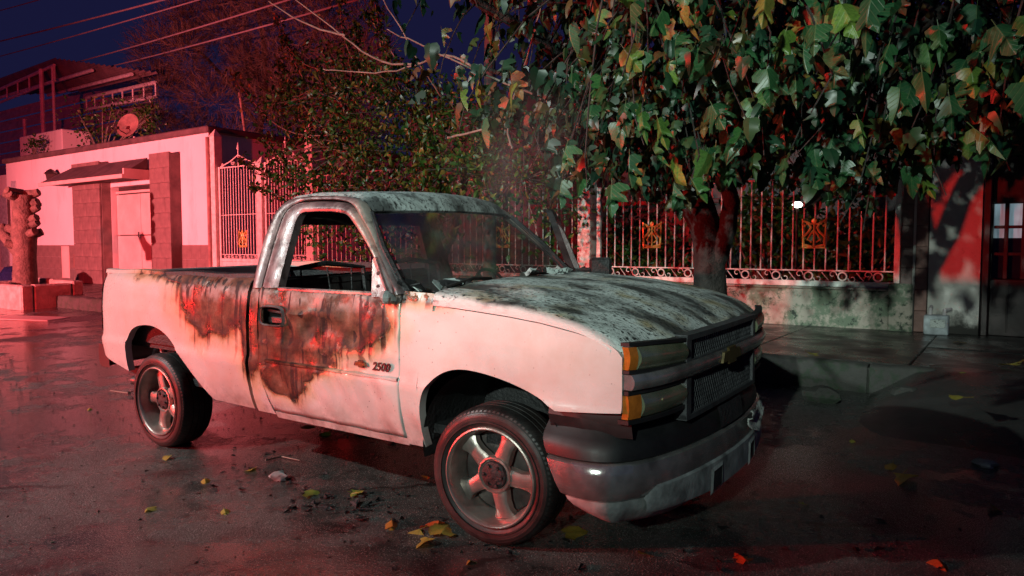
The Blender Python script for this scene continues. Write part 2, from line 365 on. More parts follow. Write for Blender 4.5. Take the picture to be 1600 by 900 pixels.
MAT['siding'] = mat('pale_horizontal_siding', (.42, .33, .32), .6, .0, .3, 2, .1, 20)
MAT['sheet'] = mat('corrugated_sheet', (.20, .13, .13), .5, .3, .35, 2, .2, 20)
MAT['steel'] = mat('painted_truss_steel', (.60, .55, .55), .5, .1, .3, 4)
MAT['concrete'] = mat('rough_concrete', (.34, .26, .23), .85, 0, .4, 4, .7, 25, dist=.03)
MAT['soil'] = mat('dark_soil', (.035, .026, .02), .95, 0, .5, 6, .8, 30, dist=.03)
MAT['bark'] = mat('rough_bark', (.024, .020, .017), .85, 0, .55, 9, .9, 26, dist=.03)
MAT['stumpbark'] = mat('pollard_bark', (.115, .075, .06), .85, 0, .5, 7, .8, 20, dist=.04)
MAT['twig'] = mat('grey_twig', (.19, .175, .14), .75, 0, .4, 12, .3, 60)
MAT['cable'] = mat('cable_sheath', (.20, .16, .17), .6)
MAT['pole'] = mat('concrete_pole', (.15, .13, .125), .8, 0, .4, 5, .5, 25)
MAT['bag'] = mat('dark_blue_plastic', (.012, .015, .06), .3)
MAT['meter'] = mat('pale_grey_box_paint', (.40, .44, .46), .5, 0, .35, 10, .2, 40)
k = N('lit_window_pane'); MAT['litpane'] = k.set((.3, .36, .4), .2, 0, None, emit=(.42, .62, .72), estr=k.math('MULTIPLY', k.ramp(k.noise(5, 2, co=k.scale((3, 1, .3))), [(.4, .18), (.6, .42)]), .8))
k = N('dark_pane'); MAT['darkpane'] = k.set((.012, .014, .016), .08)
k = N('lamp_bulb'); MAT['bulb'] = k.set((1, 1, 1), .3, emit=(1, .97, .88), estr=9.0)
# --- leaves
def leafmat(name, cols, rough=.38, trans=.25, veins=True):
    k = N(name); oi = k.n('ShaderNodeObjectInfo'); at_ = k.n('ShaderNodeAttribute'); at_.attribute_name = 'tint'
    f = k.math('FRACT', k.math('ADD', oi.outputs['Random'], at_.outputs['Fac']))
    stops = [(i/(len(cols)-1), c) for i, c in enumerate(cols)]
    c = k.ramp(f, stops) if len(cols) < 6 else k.ramp(f, list(zip((0, .25, .5, .72, .9, 1), (cols[0], cols[1], cols[5], cols[2], cols[3], cols[4])))); g = k.tc.outputs['Generated']
    c = k.mix(k.ramp(k.noise(11, 5, .65), [(.42, 0), (.68, .55)]), c, tuple(v*.45 for v in cols[0]))
    if veins:
        uv = k.n('ShaderNodeUVMap'); X, Y, Z = k.sep(uv.outputs[0])
        ax = k.math('ABSOLUTE', k.math('SUBTRACT', X, .5))
        v1 = k.ramp(ax, [(.008, 1), (.02, 0)])
        s_ = k.math('SUBTRACT', Y, k.math('MULTIPLY', ax, .9)); s_ = k.math('ABSOLUTE', k.math('SUBTRACT', k.math('FRACT', k.math('MULTIPLY', s_, 6)), .5))
        v2 = k.ramp(s_, [(.03, .8), (.09, 0)])
        v = k.math('MAXIMUM', v1, v2)
        c = k.mix(k.math('MULTIPLY', v, .25), c, (.20, .24, .10))
        edge = k.ramp(k.math('ADD', ax, k.math('MULTIPLY', k.noise(14, 4), .25)), [(.42, 0), (.56, .9)])
        c = k.mix(k.math('MULTIPLY', edge, k.ramp(oi.outputs['Random'], [(.6, 0), (.8, 1)])), c, (.20, .085, .03))
        nb = k.bump(v, .4, -.004)
    else: nb = None
    k.set(c, rough, 0, nb, spec=.45)
    tr = k.n('ShaderNodeBsdfTranslucent'); k.L(c, tr.inputs[0]); mx = k.n('ShaderNodeMixShader'); mx.inputs[0].default_value = trans
    k.L(k.b.outputs[0], mx.inputs[1]); k.L(tr.outputs[0], mx.inputs[2]); k.L(mx.outputs[0], k.t.nodes['Material Output'].inputs[0])
    return k.m
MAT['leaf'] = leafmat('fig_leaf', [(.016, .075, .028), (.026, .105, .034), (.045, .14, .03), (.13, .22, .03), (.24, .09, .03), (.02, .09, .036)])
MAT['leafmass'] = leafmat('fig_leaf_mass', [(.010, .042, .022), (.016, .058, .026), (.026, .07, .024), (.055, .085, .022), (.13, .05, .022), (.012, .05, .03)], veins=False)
MAT['smallleaf'] = leafmat('small_shrub_leaf', [(.014, .075, .012), (.025, .11, .016), (.045, .15, .02), (.09, .18, .028), (.12, .10, .022)], veins=False)
MAT['needle'] = leafmat('feathery_needles', [(.075, .055, .038), (.105, .068, .048), (.13, .08, .055)], rough=.7, veins=False)
MAT['fallen'] = leafmat('fallen_leaf', [(.36, .30, .05), (.30, .33, .06), (.42, .24, .04)], rough=.45)
MAT['fallenorange'] = leafmat('fallen_orange_leaf', [(.5, .12, .03), (.5, .2, .04)], rough=.45)

# ================================================================== the setting
def road_z(y): return 0.0 if y < 0 else .03*y
YK, YF, HS = 4.42, 7.6, .39          # kerb line, property line, footway level
b = MB(); ys = [-120, -40, -12, -6, -3, 0, 1, 2, 3, YK+.1]
b.grid([[(x, y, road_z(y)) for y in ys] for x in (-160, -60, -30, -15, -8, -4, 0, 4, 10, 30, 120)])
tag(b.build('road', MAT['road']), kind='structure')
b = MB(); b.box(-160, 120, YF+.2, 140, -.4, HS-.05); tag(b.build('ground', MAT['soil'], smooth=False), kind='structure')
# footway: bed + separate slabs, kerb stones
fw = MB().box(-90, 60, YK+.16, YF+.25, -.3, HS-.03).build('footway', MAT['pave'], smooth=False); tag(fw, kind='structure')
slabs = {}
x = -30.0
while x < 6.5:
    wd = RNG.choice([1.3, 1.5, 1.7])
    if not (x < 1.35 and x+wd > 1.35) or True:
        for j, (y0, y1) in enumerate(((YK+.17, 6.02), (6.03, YF-.02))):
            key = (wd, j)
            if key not in slabs: slabs[key] = MB().bbox(0, wd-.012, 0, y1-y0, -.05, 0, .008).mesh('slab', MAT['pave'])
            put('slab', slabs[key], fw, (x, y0, HS+RNG.uniform(-.004, .004)), (RNG.uniform(-.003, .003), RNG.uniform(-.003, .003), 0))
    x += wd
kb = tag(MB().box(-90, 60, YK+.02, YK+.155, -.2, HS-.03).build('kerb', MAT['kerb'], smooth=False), kind='structure')
kmesh = []
for i in range(4):
    m = MB(); P = []
    for u in np.linspace(0, .98, 9):
        jz = RNG.uniform(-.012, .006); jy = RNG.uniform(-.014, .008)
        P.append([(u, .16, -.35), (u, .16, jz), (u, .035, jz), (u, .012+jy, -.02+jz), (u, jy, -.12), (u, .0, -.35)])
    m.grid(P); m.add(P[0], [(0,1,2,3,4,5)]); m.add(P[-1], [(5,4,3,2,1,0)])
    kmesh.append(m.mesh('kerb_stone', MAT['kerb'], ang=50))
for i in range(40):
    xx = -31+i
    if 1.0 < xx < 3.4: continue                      # driveway ramp here
    put('kerb_stone', kmesh[i%4], kb, (xx, YK, HS))
# driveway ramp on the right
b = MB(); P = []
for i, xx in enumerate(np.linspace(.98, 6.6, 30)):
    row = []
    for yy in np.linspace(2.6, YK+.3, 14):
        t = (yy-2.6)/(YK+.3-2.6); s = t*t*(3-2*t); e = min(1, (xx-.98)/.45)
        row.append((xx, yy, lerp(road_z(yy)-.02, HS+.012, s*e)+.012*math.sin(xx*3.1+yy*2)))
    P.append(row)
b.grid(P); tag(b.build('driveway_ramp', MAT['pave'], ang=60), kind='structure')
# broken lumps at the ramp edge
def lump(name, loc, s, m, seed, flat=.6, parent=None):
    r = np.random.default_rng(seed); k = MB(); P = []
    nu, nv = 10, 7
    for i in range(nu):
        row = []
        for j in range(nv):
            th = 2*math.pi*i/nu; ph = math.pi*j/(nv-1)
            q = 1+.28*math.sin(3*th+seed)*math.sin(ph)+.16*r.standard_normal()*(0 < j < nv-1)
            row.append((q*math.sin(ph)*math.cos(th)*s, q*math.sin(ph)*math.sin(th)*s*.8, -math.cos(ph)*s*flat*(1+.1*math.sin(5*th))+s*flat*.85))
        P.append(row)
    k.grid(P, closeu=True); return k.build(name, m, parent, ang=28, loc=loc)
for i, (px, py, s, lab) in enumerate([(1285, 640, .15, 'mossy rubble lump in the gutter beside the kerb'), (1420, 640, .13, 'broken concrete lump at foot of the driveway ramp'), (1440, 612, .10, 'small broken concrete lump on edge of the ramp')]):
    q = at(px, py, 3.9 if i == 0 else 4.0); tag(lump('rubble_lump', (q[0], q[1], road_z(q[1])-.03 if i == 0 else .16), s, MAT['kerb'], i+3), lab, 'rubble')

# ------------------------------------------------------------------ white house on the left
hx0, hx1, hz = -25.95, -14.2, 4.22
dx0, dx1, dz = -19.0, -16.42, 3.12
H = thing('white_house', 'low white house with stone framed garage door beside the slatted gate', 'house', (hx0, YF, HS))
def hp(mb, name, m, parent=None, **kw):
    "house parts are given in world metres"
    mb.v = [(x-hx0, y-YF, z-HS) for x, y, z in mb.v]; return mb.build(name, m, parent or H, **kw)
wn0, wn1, wz0, wz1 = -25.75, -23.95, 1.62, 3.14
b = MB()
b.box(hx0, wn0, YF, YF+.3, HS-.3, hz); b.box(wn0, wn1, YF, YF+.3, HS-.3, wz0); b.box(wn0, wn1, YF, YF+.3, wz1, hz)
b.box(wn1, dx0, YF, YF+.3, HS-.3, hz); b.box(dx0, dx1, YF, YF+.3, dz, hz); b.box(dx1, hx1, YF, YF+.3, HS-.3, hz)
b.box(hx1-.3, hx1, YF+.3, YF+8, HS-.3, hz); b.box(hx0, hx0+.3, YF+.3, YF+8, HS-.3, hz); b.box(hx0, hx1, YF+8, YF+8.3, HS-.3, hz)
wall = hp(b, 'wall', MAT['wallpaint'], smooth=False)
b = MB(); b.bbox(hx0-.1, hx1+.09, YF-.09, YF+8.4, hz, hz+.16, .03); hp(b, 'roof', MAT['darkcap'])
# door recess, leaves
b = MB(); b.box(dx0, dx1, YF+.22, YF+.29, HS, dz-.002); hp(b, 'door_backing', MAT['darkiron'], smooth=False)
for i, (a0, a1) in enumerate(((dx0+.02, (dx0+dx1)/2-.012), ((dx0+dx1)/2+.012, dx1-.02))):
    for (z0, z1) in ((HS+.04, 1.75), (1.775, dz-.22)):
        b = MB(); b.bbox(a0, a1, YF+.14, YF+.20, z0, z1, .008); hp(b, 'door_panel', MAT['door'])
b = MB(); b.bbox(dx0+.01, dx1-.01, YF+.12, YF+.2, dz-.19, dz-.12, .008); hp(b, 'door_track', MAT['door'])
b = MB(); b.tube([((dx0+dx1)/2-.06, YF+.10, 1.7), ((dx0+dx1)/2-.06, YF+.10, 1.85)], .015, 8); hp(b, 'door_handle', MAT['darkiron'])
# stone pilasters in separate blocks
tilecache = {}
def tiles(x0, x1, z0, z1, tw, th, y, m, parent, depth=.05, name='stone_tile', stag=True, off=(0,0,0)):
    nr = max(1, round((z1-z0)/th)); th = (z1-z0)/nr
    for r in range(nr):
        nc = max(1, round((x1-x0)/tw)); w_ = (x1-x0)/nc
        xs = [x0+i*w_ for i in range(nc+1)]
        if stag and r % 2 and nc > 1: xs = [x0]+[x0+(i+.5)*w_ for i in range(nc)]+[x1]
        for i in range(len(xs)-1):
            ww = xs[i+1]-xs[i]; key = (round(ww, 3), round(th, 3), m.name, depth)
            if key not in tilecache: tilecache[key] = MB().bbox(.002, ww-.002, -depth, 0, .002, th-.002, .005).mesh(name, m)
            put(name, tilecache[key], parent, (xs[i]-off[0], y+RNG.uniform(-.004, .004)-off[1], z0+r*th-off[2]))
O = (hx0, YF, HS)
for (a, c, top) in ((-20.62, dx0-.03, 3.83), (dx1+.03, -15.45, 3.83)):
    b = MB(); b.box(a+.01, c-.01, YF-.26, YF-.002, HS-.2, top-.02); core = hp(b, 'pilaster', MAT['stone'], smooth=False)
    tiles(a, c, HS, top, .62, .37, YF-.26, MAT['stone'], core, .05, off=O)
    b = MB()
    for zz in (HS,): b.box(c-.012 if a < -18 else a+.0, c+.02 if a < -18 else a+.02, YF-.25, YF+.1, HS, top-.3)
    hp(b, 'pilaster_return', MAT['stone'], smooth=False)
# canopy over the door
b = MB(); z0 = 3.22
b.add([(-21.1, YF-.95, z0), (-16.46, YF-.95, z0), (-16.46, YF-.95, z0+.06), (-21.1, YF-.95, z0+.06), (-20.55, YF-.30, z0+.52), (-16.46, YF-.30, z0+.52), (-21.1, YF-.30, z0), (-16.46, YF-.30, z0)],
      [(0,1,2,3), (3,2,5,4), (6,7,1,0), (1,7,5,2), (0,3,4,6), (4,5,7,6)])
hp(b, 'door_canopy', MAT['darkcap'], smooth=False)
b = MB(); b.box(-21.14, -16.4, YF-1.0, YF-.955, z0-.05, z0+.05); b.box(-16.46, -16.4, YF-.95, YF-.3, z0-.05, z0+.2); hp(b, 'canopy_fascia', MAT['door'], smooth=False)
for (a, c) in ((-23.9, -20.64), (-15.43, hx1)): tiles(a, c, HS, 1.49, .46, .36, YF-.002, MAT['stone'], wall, .03, name='wainscot_tile', off=O)
b = MB(); b.box(-22.05, -21.55, YF-.045, YF-.034, HS+.1, 1.46); hp(b, 'plaster_patch', MAT['door'], smooth=False)
b = MB(); b.box(wn0, wn1, YF+.16, YF+.2, wz0, wz1); hp(b, 'window_backing', MAT['darkiron'], smooth=False)
b = MB(); b.box(wn0-.09, wn1+.09, YF-.05, YF-.003, wz1, wz1+.1); b.box(wn0-.09, wn0, YF-.05, YF-.003, wz0, wz1); b.box(wn1, wn1+.09, YF-.05, YF-.003, wz0, wz1); b.box(wn0-.12, wn1+.12, YF-.09, YF-.003, wz0-.08, wz0)
wf = hp(b, 'window_frame', MAT['darkcap'], smooth=False)
for i in range(2):
    b = MB(); b.bbox(wn0+.03+i*.9, wn0+.87+i*.9, YF+.06, YF+.11, wz0+.03, wz1-.03, .01); hp(b, 'shutter', MAT['wood'])
b = MB(); b.bbox(-25.55, -25.2, YF-.03, YF-.004, 3.38, 3.62, .006); hp(b, 'house_number_tile', MAT['meter'])
b = MB()    # wall lantern
b.bbox(-22.22, -22.06, YF-.05, YF-.004, 3.36, 3.72, .012); b.lathe([(.0, .0), (.12, .02), (.16, .24), (.20, .26), (.10, .36), (.03, .40), (0, .41)], 8, (-22.14, YF-.22, 3.40), 'z'); b.box(-22.17, -22.11, YF-.2, YF-.04, 3.62, 3.66)
hp(b, 'wall_lantern', MAT['darkiron'])
b = MB(); b.bbox(-20.95-.25, -20.95+.02, YF-.09, YF-.035, .82, 1.22, .01); b.tube([(-21.05, YF-.07, .85), (-21.08, YF-.1, .45)], .03, 8); hp(b, 'meter_recess', MAT['stone2'])
# downpipe at the corner
b = MB(); b.tube([(hx1+.07, YF-.06, HS), (hx1+.07, YF-.06, 3.0), (hx1+.06, YF-.06, 4.1)], .055, 10); hp(b, 'downpipe', MAT['stone2'])

# satellite dish on the parapet
q = at(207, 208, YF+.6); D = thing('satellite_dish', 'round red lit satellite dish on the white house roof edge', 'satellite dish', (q[0], q[1], hz+.15))
b = MB(); P = []
for i in range(6):
    r = .34*i/5; P.append([(r*math.cos(a), -.10+.10*(r/.34)**2*-1, r*math.sin(a)*1.06) for a in np.linspace(0, 2*math.pi, 25)])
b.grid(P); ds = b.build('dish', MAT['stone2'], D, loc=(0, 0, .46), rot=(rad(-18), 0, rad(24)))
b = MB(); b.tube([(0, .05, 0), (0, .05, .35), (0, -.02, .45)], .035, 8); b.build('mast', MAT['steel'], D)
b = MB(); b.tube([(.06, -.16, .25), (.18, -.42, .32), (.08, -.46, .40)], .014, 6); b.bbox(.03, .12, -.52, -.42, .37, .45, .01); b.build('feed_arm', MAT['darkiron'], D)

# roof-top canopy with trusses further back
T = thing('roof_canopy', 'open steel canopy with corrugated sheet on the flat roof behind the house', 'canopy', tuple(at(70, 210, 11.5)*[1,1,0]+[0,0,hz+.16]))
tl = np.array(T.location)
def tp(mb, name, m, parent=None, **kw):
    mb.v = [tuple(np.array(v)-tl) for v in mb.v]; return mb.build(name, m, parent or T, **kw)
Yc = 11.5
def A(px, py, Y=Yc): return at(px, py, Y)
for (px, p0, p1, r) in ((68, 212, 108, .09), (86, 212, 104, .06), (42, 222, 186, .07)):
    a, c = A(px+3, p0), A(px-4, p1); b = MB(); b.tube([(c[0], Yc, hz), (c[0], Yc, c[2])], r, 8); tp(b, 'post', MAT['steel'])
def truss(p0, p1, h, n, Y0, Y1, name='truss'):
    a, c = np.array(p0), np.array(p1); b = MB(); b.tube([a, c], .07, 6)
    if h:
        dn = np.array([0, 0, -h]); b.tube([a+dn, c+dn], .06, 6)
        for i in range(n+1):
            s = lerp(a, c, i/n); b.tube([s, s+dn], .035, 5)
    tp(b, name, MAT['steel'])
truss(A(-60, 166, 13), A(85, 102), .62, 9, 0, 0)
truss(A(-60, 170, 13), A(144, 110), 0, 0, 0, 0)
truss(A(75, 149, 13), A(206, 116), 0, 0, 0, 0)
truss(A(135, 153, 13), A(243, 129), .5, 7, 0, 0)
b = MB(); P = []                       # roof sheet, corrugated
a, c, e, g = A(-90, 160, 13), A(130, 148, 13), A(250, 121), A(85, 97)
for i in range(61):
    u = i/60; P.append([tuple(lerp(lerp(a, g, v), lerp(c, e, v), u)+np.array([0, 0, .04*math.sin(i*math.pi/1.5)+.16])) for v in (0, .5, 1)])
b.grid(P); tp(b, 'roof_sheet', MAT['sheet'])
for r in range(6):                    # horizontal sheets hanging behind
    z1 = A(100, 147, 15)[2]-r*.62; b = MB(); x0_, x1_ = A(-120, 150, 15)[0], A(238, 150, 15)[0]
    P = [[(xx, 15.0+.04*math.sin(k_*1.2), z1-.05-k_*.11) for k_ in range(6)] for xx in (x0_, x1_)]
    b.grid(P); tp(b, 'wall_sheet', MAT['siding'])
b = MB(); q = A(62, 238, 10.3); q2 = A(122, 206, 10.3); b.bbox(q[0], q2[0]+.3, 9.6, 10.6, hz+.16, q2[2], .03)
tag(b.build('roof_tank', MAT['wallpaint']), 'pale square tank box standing on the house roof below canopy post', 'tank')
b = MB(); q = A(38, 236, 9.5); b.lathe([(0, 0), (.16, 0), (.17, .3), (.2, .42), (0, .42)], 10, (q[0], 9.5, hz+.16), 'z'); tag(b.build('roof_pot', MAT['wallpaint']), 'small pale bucket on the roof edge left of the tank', 'bucket')
# neighbouring house far left (edge of the frame)
b = MB(); b.box(-60, -26.6, YF+.6, YF+9, HS-.3, 4.0); NB = thing('neighbour_house', 'pale house wall at the left edge beyond the pollarded stump', 'house', (-30, YF+.6, HS))
b.v = [(x+30, y-YF-.6, z-HS) for x, y, z in b.v]; b.build('wall', MAT['wallpaint'], NB, smooth=False)
b = MB(); b.bbox(-31.0, -.3, -.08, -.003, 3.55, 3.75, .02); b.build('cornice', MAT['darkcap'], NB)
for i in range(3):
    b = MB(); b.box(2.6-i*.9-.8, 2.6-i*.9-.1, -.06, -.004, .3, 2.9); b.build('window_grille', MAT['meter'], NB, smooth=False)
# cables across the sky
for i, (p0, p1, r) in enumerate((((-120, 91, 13), (330, -20, 9), .028), ((-120, 118, 13), (330, -6, 9), .02), ((60, 112, 13), (520, -22, 8), .022), ((110, 118, 13), (640, -24, 8), .022), ((-100, 40, 13), (140, -24, 9), .02))):
    a, c = at(*p0), at(*p1); b = MB(); pts = [lerp(a, c, t)+np.array([0, 0, -.35*4*t*(1-t)*.25]) for t in np.linspace(0, 1, 14)]
    b.tube(pts, r, 6); tag(b.build('overhead_cable', MAT['cable']), ['thick topmost overhead cable crossing the upper left sky', 'thin overhead cable just under the thick one at left', 'overhead cable passing in front of the feathery tree, upper of two', 'lower overhead cable passing in front of the feathery tree', 'overhead cable in the very corner of the sky'][i], 'cable', 'overhead cables')
# planter with pollarded stump
px0, py0 = -17.15, 3.75
PL = thing('planter', 'low planter of rough concrete blocks around the pollarded stump', 'planter', (px0, py0, road_z(py0)))
for i, (x0_, x1_, y0_, y1_, h) in enumerate(((0, .95, 0, .24, .56), (.97, 2.1, .0, .24, .52), (1.86, 2.1, .25, 1.0, .53), (0, .24, .25, 1.0, .55), (0, 1.1, 1.02, 1.25, .6), (1.12, 2.1, 1.02, 1.25, .58))):
    b = MB(); b.bbox(x0_, x1_, y0_, y1_, -.1, h, .03); b.build('block', MAT['concrete'], PL)
b = MB(); b.box(.24, 1.86, .24, 1.02, -.1, .42); b.build('soil_fill', MAT['soil'], PL, smooth=False)
S = thing('pollarded_stump', 'knobbly pollarded tree stump with cut branches in the block planter', 'tree stump', (px0+.72, py0+.62, .50))
b = MB(); zt = 2.75
pts = [(0, 0, -.1), (0, 0, .2), (.02, 0, .7), (-.02, .02, 1.2), (.06, 0, 1.7), (.05, 0, 2.1)]
b.tube(pts, [.30, .25, .23, .26, .22, .25], 12); 
for i in range(15):
    z = .9+1.25*RNG.random(); a = RNG.random()*6.28; b.tube([(.03, 0, z), (.03+.26*math.cos(a), .26*math.sin(a), z+.03), (.03+.36*math.cos(a), .36*math.sin(a), z+.07)], [.11, .10, .085], 7)
b.build('trunk', MAT['stumpbark'], S, ang=60)
for pts, r in (([(-.05, 0, .75), (-.3, -.1, 1.0), (-.62, -.15, 1.2), (-.78, -.15, 1.42)], [.17, .15, .12, .11]), ([(-.3, -.1, 1.0), (-.6, .0, .95)], [.12, .09]), ([(-.05, 0, 1.0), (-.25, .05, 1.35), (-.3, .05, 1.6)], [.13, .11, .10])):
    b = MB(); b.tube(pts, r, 9); b.build('cut_limb', MAT['stumpbark'], S, ang=60)
q = at(35, 440, 5.4); tag(lump('rubbish_bag', (q[0]-.2, 5.3, HS-.02), .42, MAT['bag'], 9, .75), 'dark blue rubbish bag behind the planter blocks', 'bag')
q = at(60, 488, 3.4); b = MB(); b.bbox(-.55, .9, -.25, .25, 0, .015, .005); tag(b.build('cardboard_sheet', MAT['door'], loc=(q[0], 3.1, road_z(3.1)+.006), rot=(.03, 0, .35)), 'pale flat sheet lying on the road before the planter', 'sheet')

# ------------------------------------------------------------------ gates and fences (property line)
def arc(cx, cz, r, a0, a1, n=12, y=0): return [(cx+r*math.cos(a), y, cz+r*math.sin(a)) for a in np.linspace(a0, a1, n)]
def spiral(cx, cz, r0, r1, a0, a1, n=18, y=0): return [(cx+lerp(r0, r1, t)*math.cos(lerp(a0, a1, t)), y, cz+lerp(r0, r1, t)*math.sin(lerp(a0, a1, t))) for t in np.linspace(0, 1, n)]
def harp_mesh(m):
    b = MB()
    for s in (-1, 1):
        b.tube([(s*.02, -.012, -.18), (s*.13, -.012, -.15), (s*.14, -.012, -.05), (s*.07, -.012, .02), (s*.04, -.012, .08), (s*.07, -.012, .14), (s*.13, -.012, .17), (s*.15, -.012, .12), (s*.11, -.012, .10)], .017, 6)
        b.tube([(s*.03, -.012, -.12), (s*.08, -.012, -.08), (s*.05, -.012, -.02), (s*.0, -.012, .05)], .012, 6)
        b.tube([(s*.14, -.012, -.20), (s*.15, -.012, .2)], .011, 5)
    b.tube([(-.15, -.012, -.19), (.15, -.012, -.19)], .014, 6); b.tube([(-.1, -.012, .13), (.1, -.012, .13)], .012, 6); b.tube([(0, -.012, -.19), (0, -.012, .2)], .012, 6); b.lathe([(0, -.02), (.035, -.015), (.03, .01), (0, .012)], 10, (0, -.012, .17))
    return b.mesh('harp_ornament', m)
HARP = harp_mesh(MAT['goldpaint'])
ringc = {}
def ring_mesh(r, m):
    if (r, m.name) not in ringc:
        b = MB(); b.grid([[(r*math.cos(a)+.011*math.cos(c_)*math.cos(a), .011*math.sin(c_), r*math.sin(a)+.011*math.cos(c_)*math.sin(a)) for c_ in np.linspace(0, 2*math.pi, 7)] for a in np.linspace(0, 2*math.pi, 21)]); ringc[r, m.name] = b.mesh('ring', m)
    return ringc[r, m.name]
barc = {}
def bar(par, x, z0, z1, m, r=.0105, name='bar'):
    key = (round(z1-z0, 3), m.name, r)
    if key not in barc: barc[key] = MB().tube([(0, 0, 0), (0, 0, z1-z0)], r, 6).mesh(name, m)
    put(name, barc[key], par, (x, 0, z0))
def fence_panel(name, label, cat, x0, x1, zb, zt, m, harps=(), zring=None, pitch=.15, group=None, sheet=None, peak=False, mid=None, rail=.03):
    "all z above the footway"
    t = thing(name, label, cat, (x0, YF+.06, HS), 0, group); L = x1-x0
    zr = zring
    b = MB(); b.bbox(0, L, -.02, .02, zb, zb+.075, .004); b.build('bottom_rail', m, t)
    b = MB(); b.bbox(0, L, -.008, .008, zr, zr+.018, .003); b.build('ring_rail', m, t)
    b = MB(); b.bbox(0, L, -.012, .012, zt-.04, zt-.012, .003); b.build('top_rail', m, t)
    if mid: b = MB(); b.bbox(0, L, -.008, .008, mid, mid+.016, .003); b.build('middle_rail', m, t)
    n = round(L/pitch); 
    for i in range(1, n): bar(t, L*i/n, zr+.019, zt-.042, m)
    rr = (zr-zb-.075)/2-.004; nn = max(1, round(L/(3*pitch)))
    for i in range(nn):
        cx = L*(i+.5)/nn; put('ring', ring_mesh(round(rr-.008, 3), m), t, (cx, 0, zb+.075+rr+.003))
        b = MB(); s0 = cx+rr+.01; s1 = cx+L/nn-rr-.01; zc = zb+.075+rr
        b.tube([(s0, 0, zc-rr*.3)]+spiral(s0+.05, zc-rr*.45, .05, .02, math.pi, math.pi*2.7, 10), .007, 5, False)
        b.tube([(lerp(s0, s1, .35), 0, zc+rr*.9), (lerp(s0, s1, .5), 0, zc), (lerp(s0, s1, .66), 0, zc-rr*.9)], .007, 5, False)
        b.tube([(s1, 0, zc+rr*.3)]+spiral(s1-.05, zc+rr*.45, .05, .02, 0, math.pi*1.7, 10), .007, 5, False)
        if i < nn-1: b.build('scroll', m, t)
    for hx in harps: put('harp_ornament', HARP, t, (hx-x0, -.012, 1.635-HS))
    if sheet: b = MB(); b.bbox(0, L, -.015, .015, .06, zb-.004, .004); b.build('sheet_panel', m, t)
    for xx in (0, L):
        b = MB(); b.bbox(xx-rail, xx+rail, -.027, .027, .05 if sheet else zb-.01, zt, .005); b.build('stile', m, t)
    if peak:
        b = MB(); c = L/2
        b.tube([(.05, 0, zt), (c*.55, 0, zt+.1), (c, 0, zt+.24)], .014, 6); b.tube([(L-.05, 0, zt), (L-c*.55, 0, zt+.1), (c, 0, zt+.24)], .014, 6); b.tube([(c, 0, zt-.02), (c, 0, zt+.34)], .014, 6); b.lathe([(0, 0), (.035, .06), (.02, .12), (0, .22)], 8, (c, 0, zt+.33), 'z')
        for s in (-1, 1):
            b.tube(spiral(c+s*.22, zt+.09, .075, .02, 0, s*9.4, 20), .01, 5); b.tube(spiral(c+s*.62, zt+.045, .045, .012, 0, s*9.4, 18), .009, 5)
        b.build('crest', m, t)
    return t
g1, g2 = MAT['irongate'], MAT['fencepaint']
fence_panel('iron_gate', 'cream iron gate leaf with crest next to the white house', 'gate', -13.86, -12.36, .70, 2.98, g1, (-12.96,), .86, .105, 'gate leaves', True, True, 1.81)
fence_panel('iron_gate', 'cream iron gate leaf with crest partly behind the truck cab', 'gate', -12.08, -10.66, .70, 2.98, g1, (-11.37,), .86, .105, 'gate leaves', True, True, 1.81)
def post(x, zt, wd, m, lab, cap=True):
    b = MB(); b.bbox(-wd, wd, -wd, wd, 0, zt-HS, .008)
    if cap: b.add([(-wd, -wd, zt-HS), (wd, -wd, zt-HS), (wd, wd, zt-HS), (-wd, wd, zt-HS), (0, 0, zt-HS+wd*1.6)], [(0,1,4), (1,2,4), (2,3,4), (3,0,4)])
    return tag(b.build('gate_post', m, loc=(x, YF+.06, HS), ang=20), lab, 'post', 'gate posts')
post(-14.02, 4.12, .11, g1, 'tall pale gate post at the corner of the white house')
post(-12.22, 3.36, .10, g1, 'middle gate post between the two gate leaves')
post(-10.46, 3.95, .12, g1, 'tall pale gate post seen above the truck cab')
# low plinth wall under the fence
pz = .90
PW = thing('plinth_wall', 'low peeling mossy plinth wall carrying the white fence', 'wall', (-3.7, YF, HS))
b = MB(); P = []
for xx in np.linspace(-6.65, 4.60, 46):
    j = lambda s: .018*math.sin(xx*s*3.3)+.012*math.sin(xx*s*7.7+1)
    P.append([(xx, -.06+j(1)*.6, -.1), (xx, -.045+j(1.3)*.7, .12), (xx, -.03+j(.8)*.6, .3), (xx, -.035+j(1.1)*.5, pz-HS-.07), (xx, -.02, pz-HS-.015+j(2)*.3), (xx, .26, pz-HS-.015)])
b.grid(P); b.add(P[-1], [(0,1,2,3,4,5)]); b.build('wall', MAT['plinth'], PW, ang=60)
b = MB(); b.bbox(-6.66, 4.5, -.055, .28, pz-HS-.012, pz-HS+.018, .008); b.build('coping', MAT['plinth'], PW)
b = MB(); b.bbox(4.42, 4.70, -.07, .27, -.1, pz-HS+.09, .02); b.build('end_block', MAT['plinth'], PW)
fence_panel('iron_fence', 'white iron fence with gold harp ornaments right of the red post', 'fence', -3.50, .80, pz-HS+.02, 2.02, g2, (-2.57, -.21), .735, .145, 'iron fence panels', rail=.035)
post(-3.72, 2.55, .115, g1, 'pale square fence post lit bright red behind the hood', False)
fence_panel('iron_fence', 'white iron fence panel behind the shrub and windscreen', 'fence', -7.0, -3.86, pz-HS+.02, 2.3, g1, (-5.4,), .735, .145, 'iron fence panels')
fence_panel('iron_fence', 'white iron fence panel behind shrub right of the gates', 'fence', -10.3, -7.03, pz-HS+.02, 2.6, g1, (-8.6,), .735, .145, 'iron fence panels')
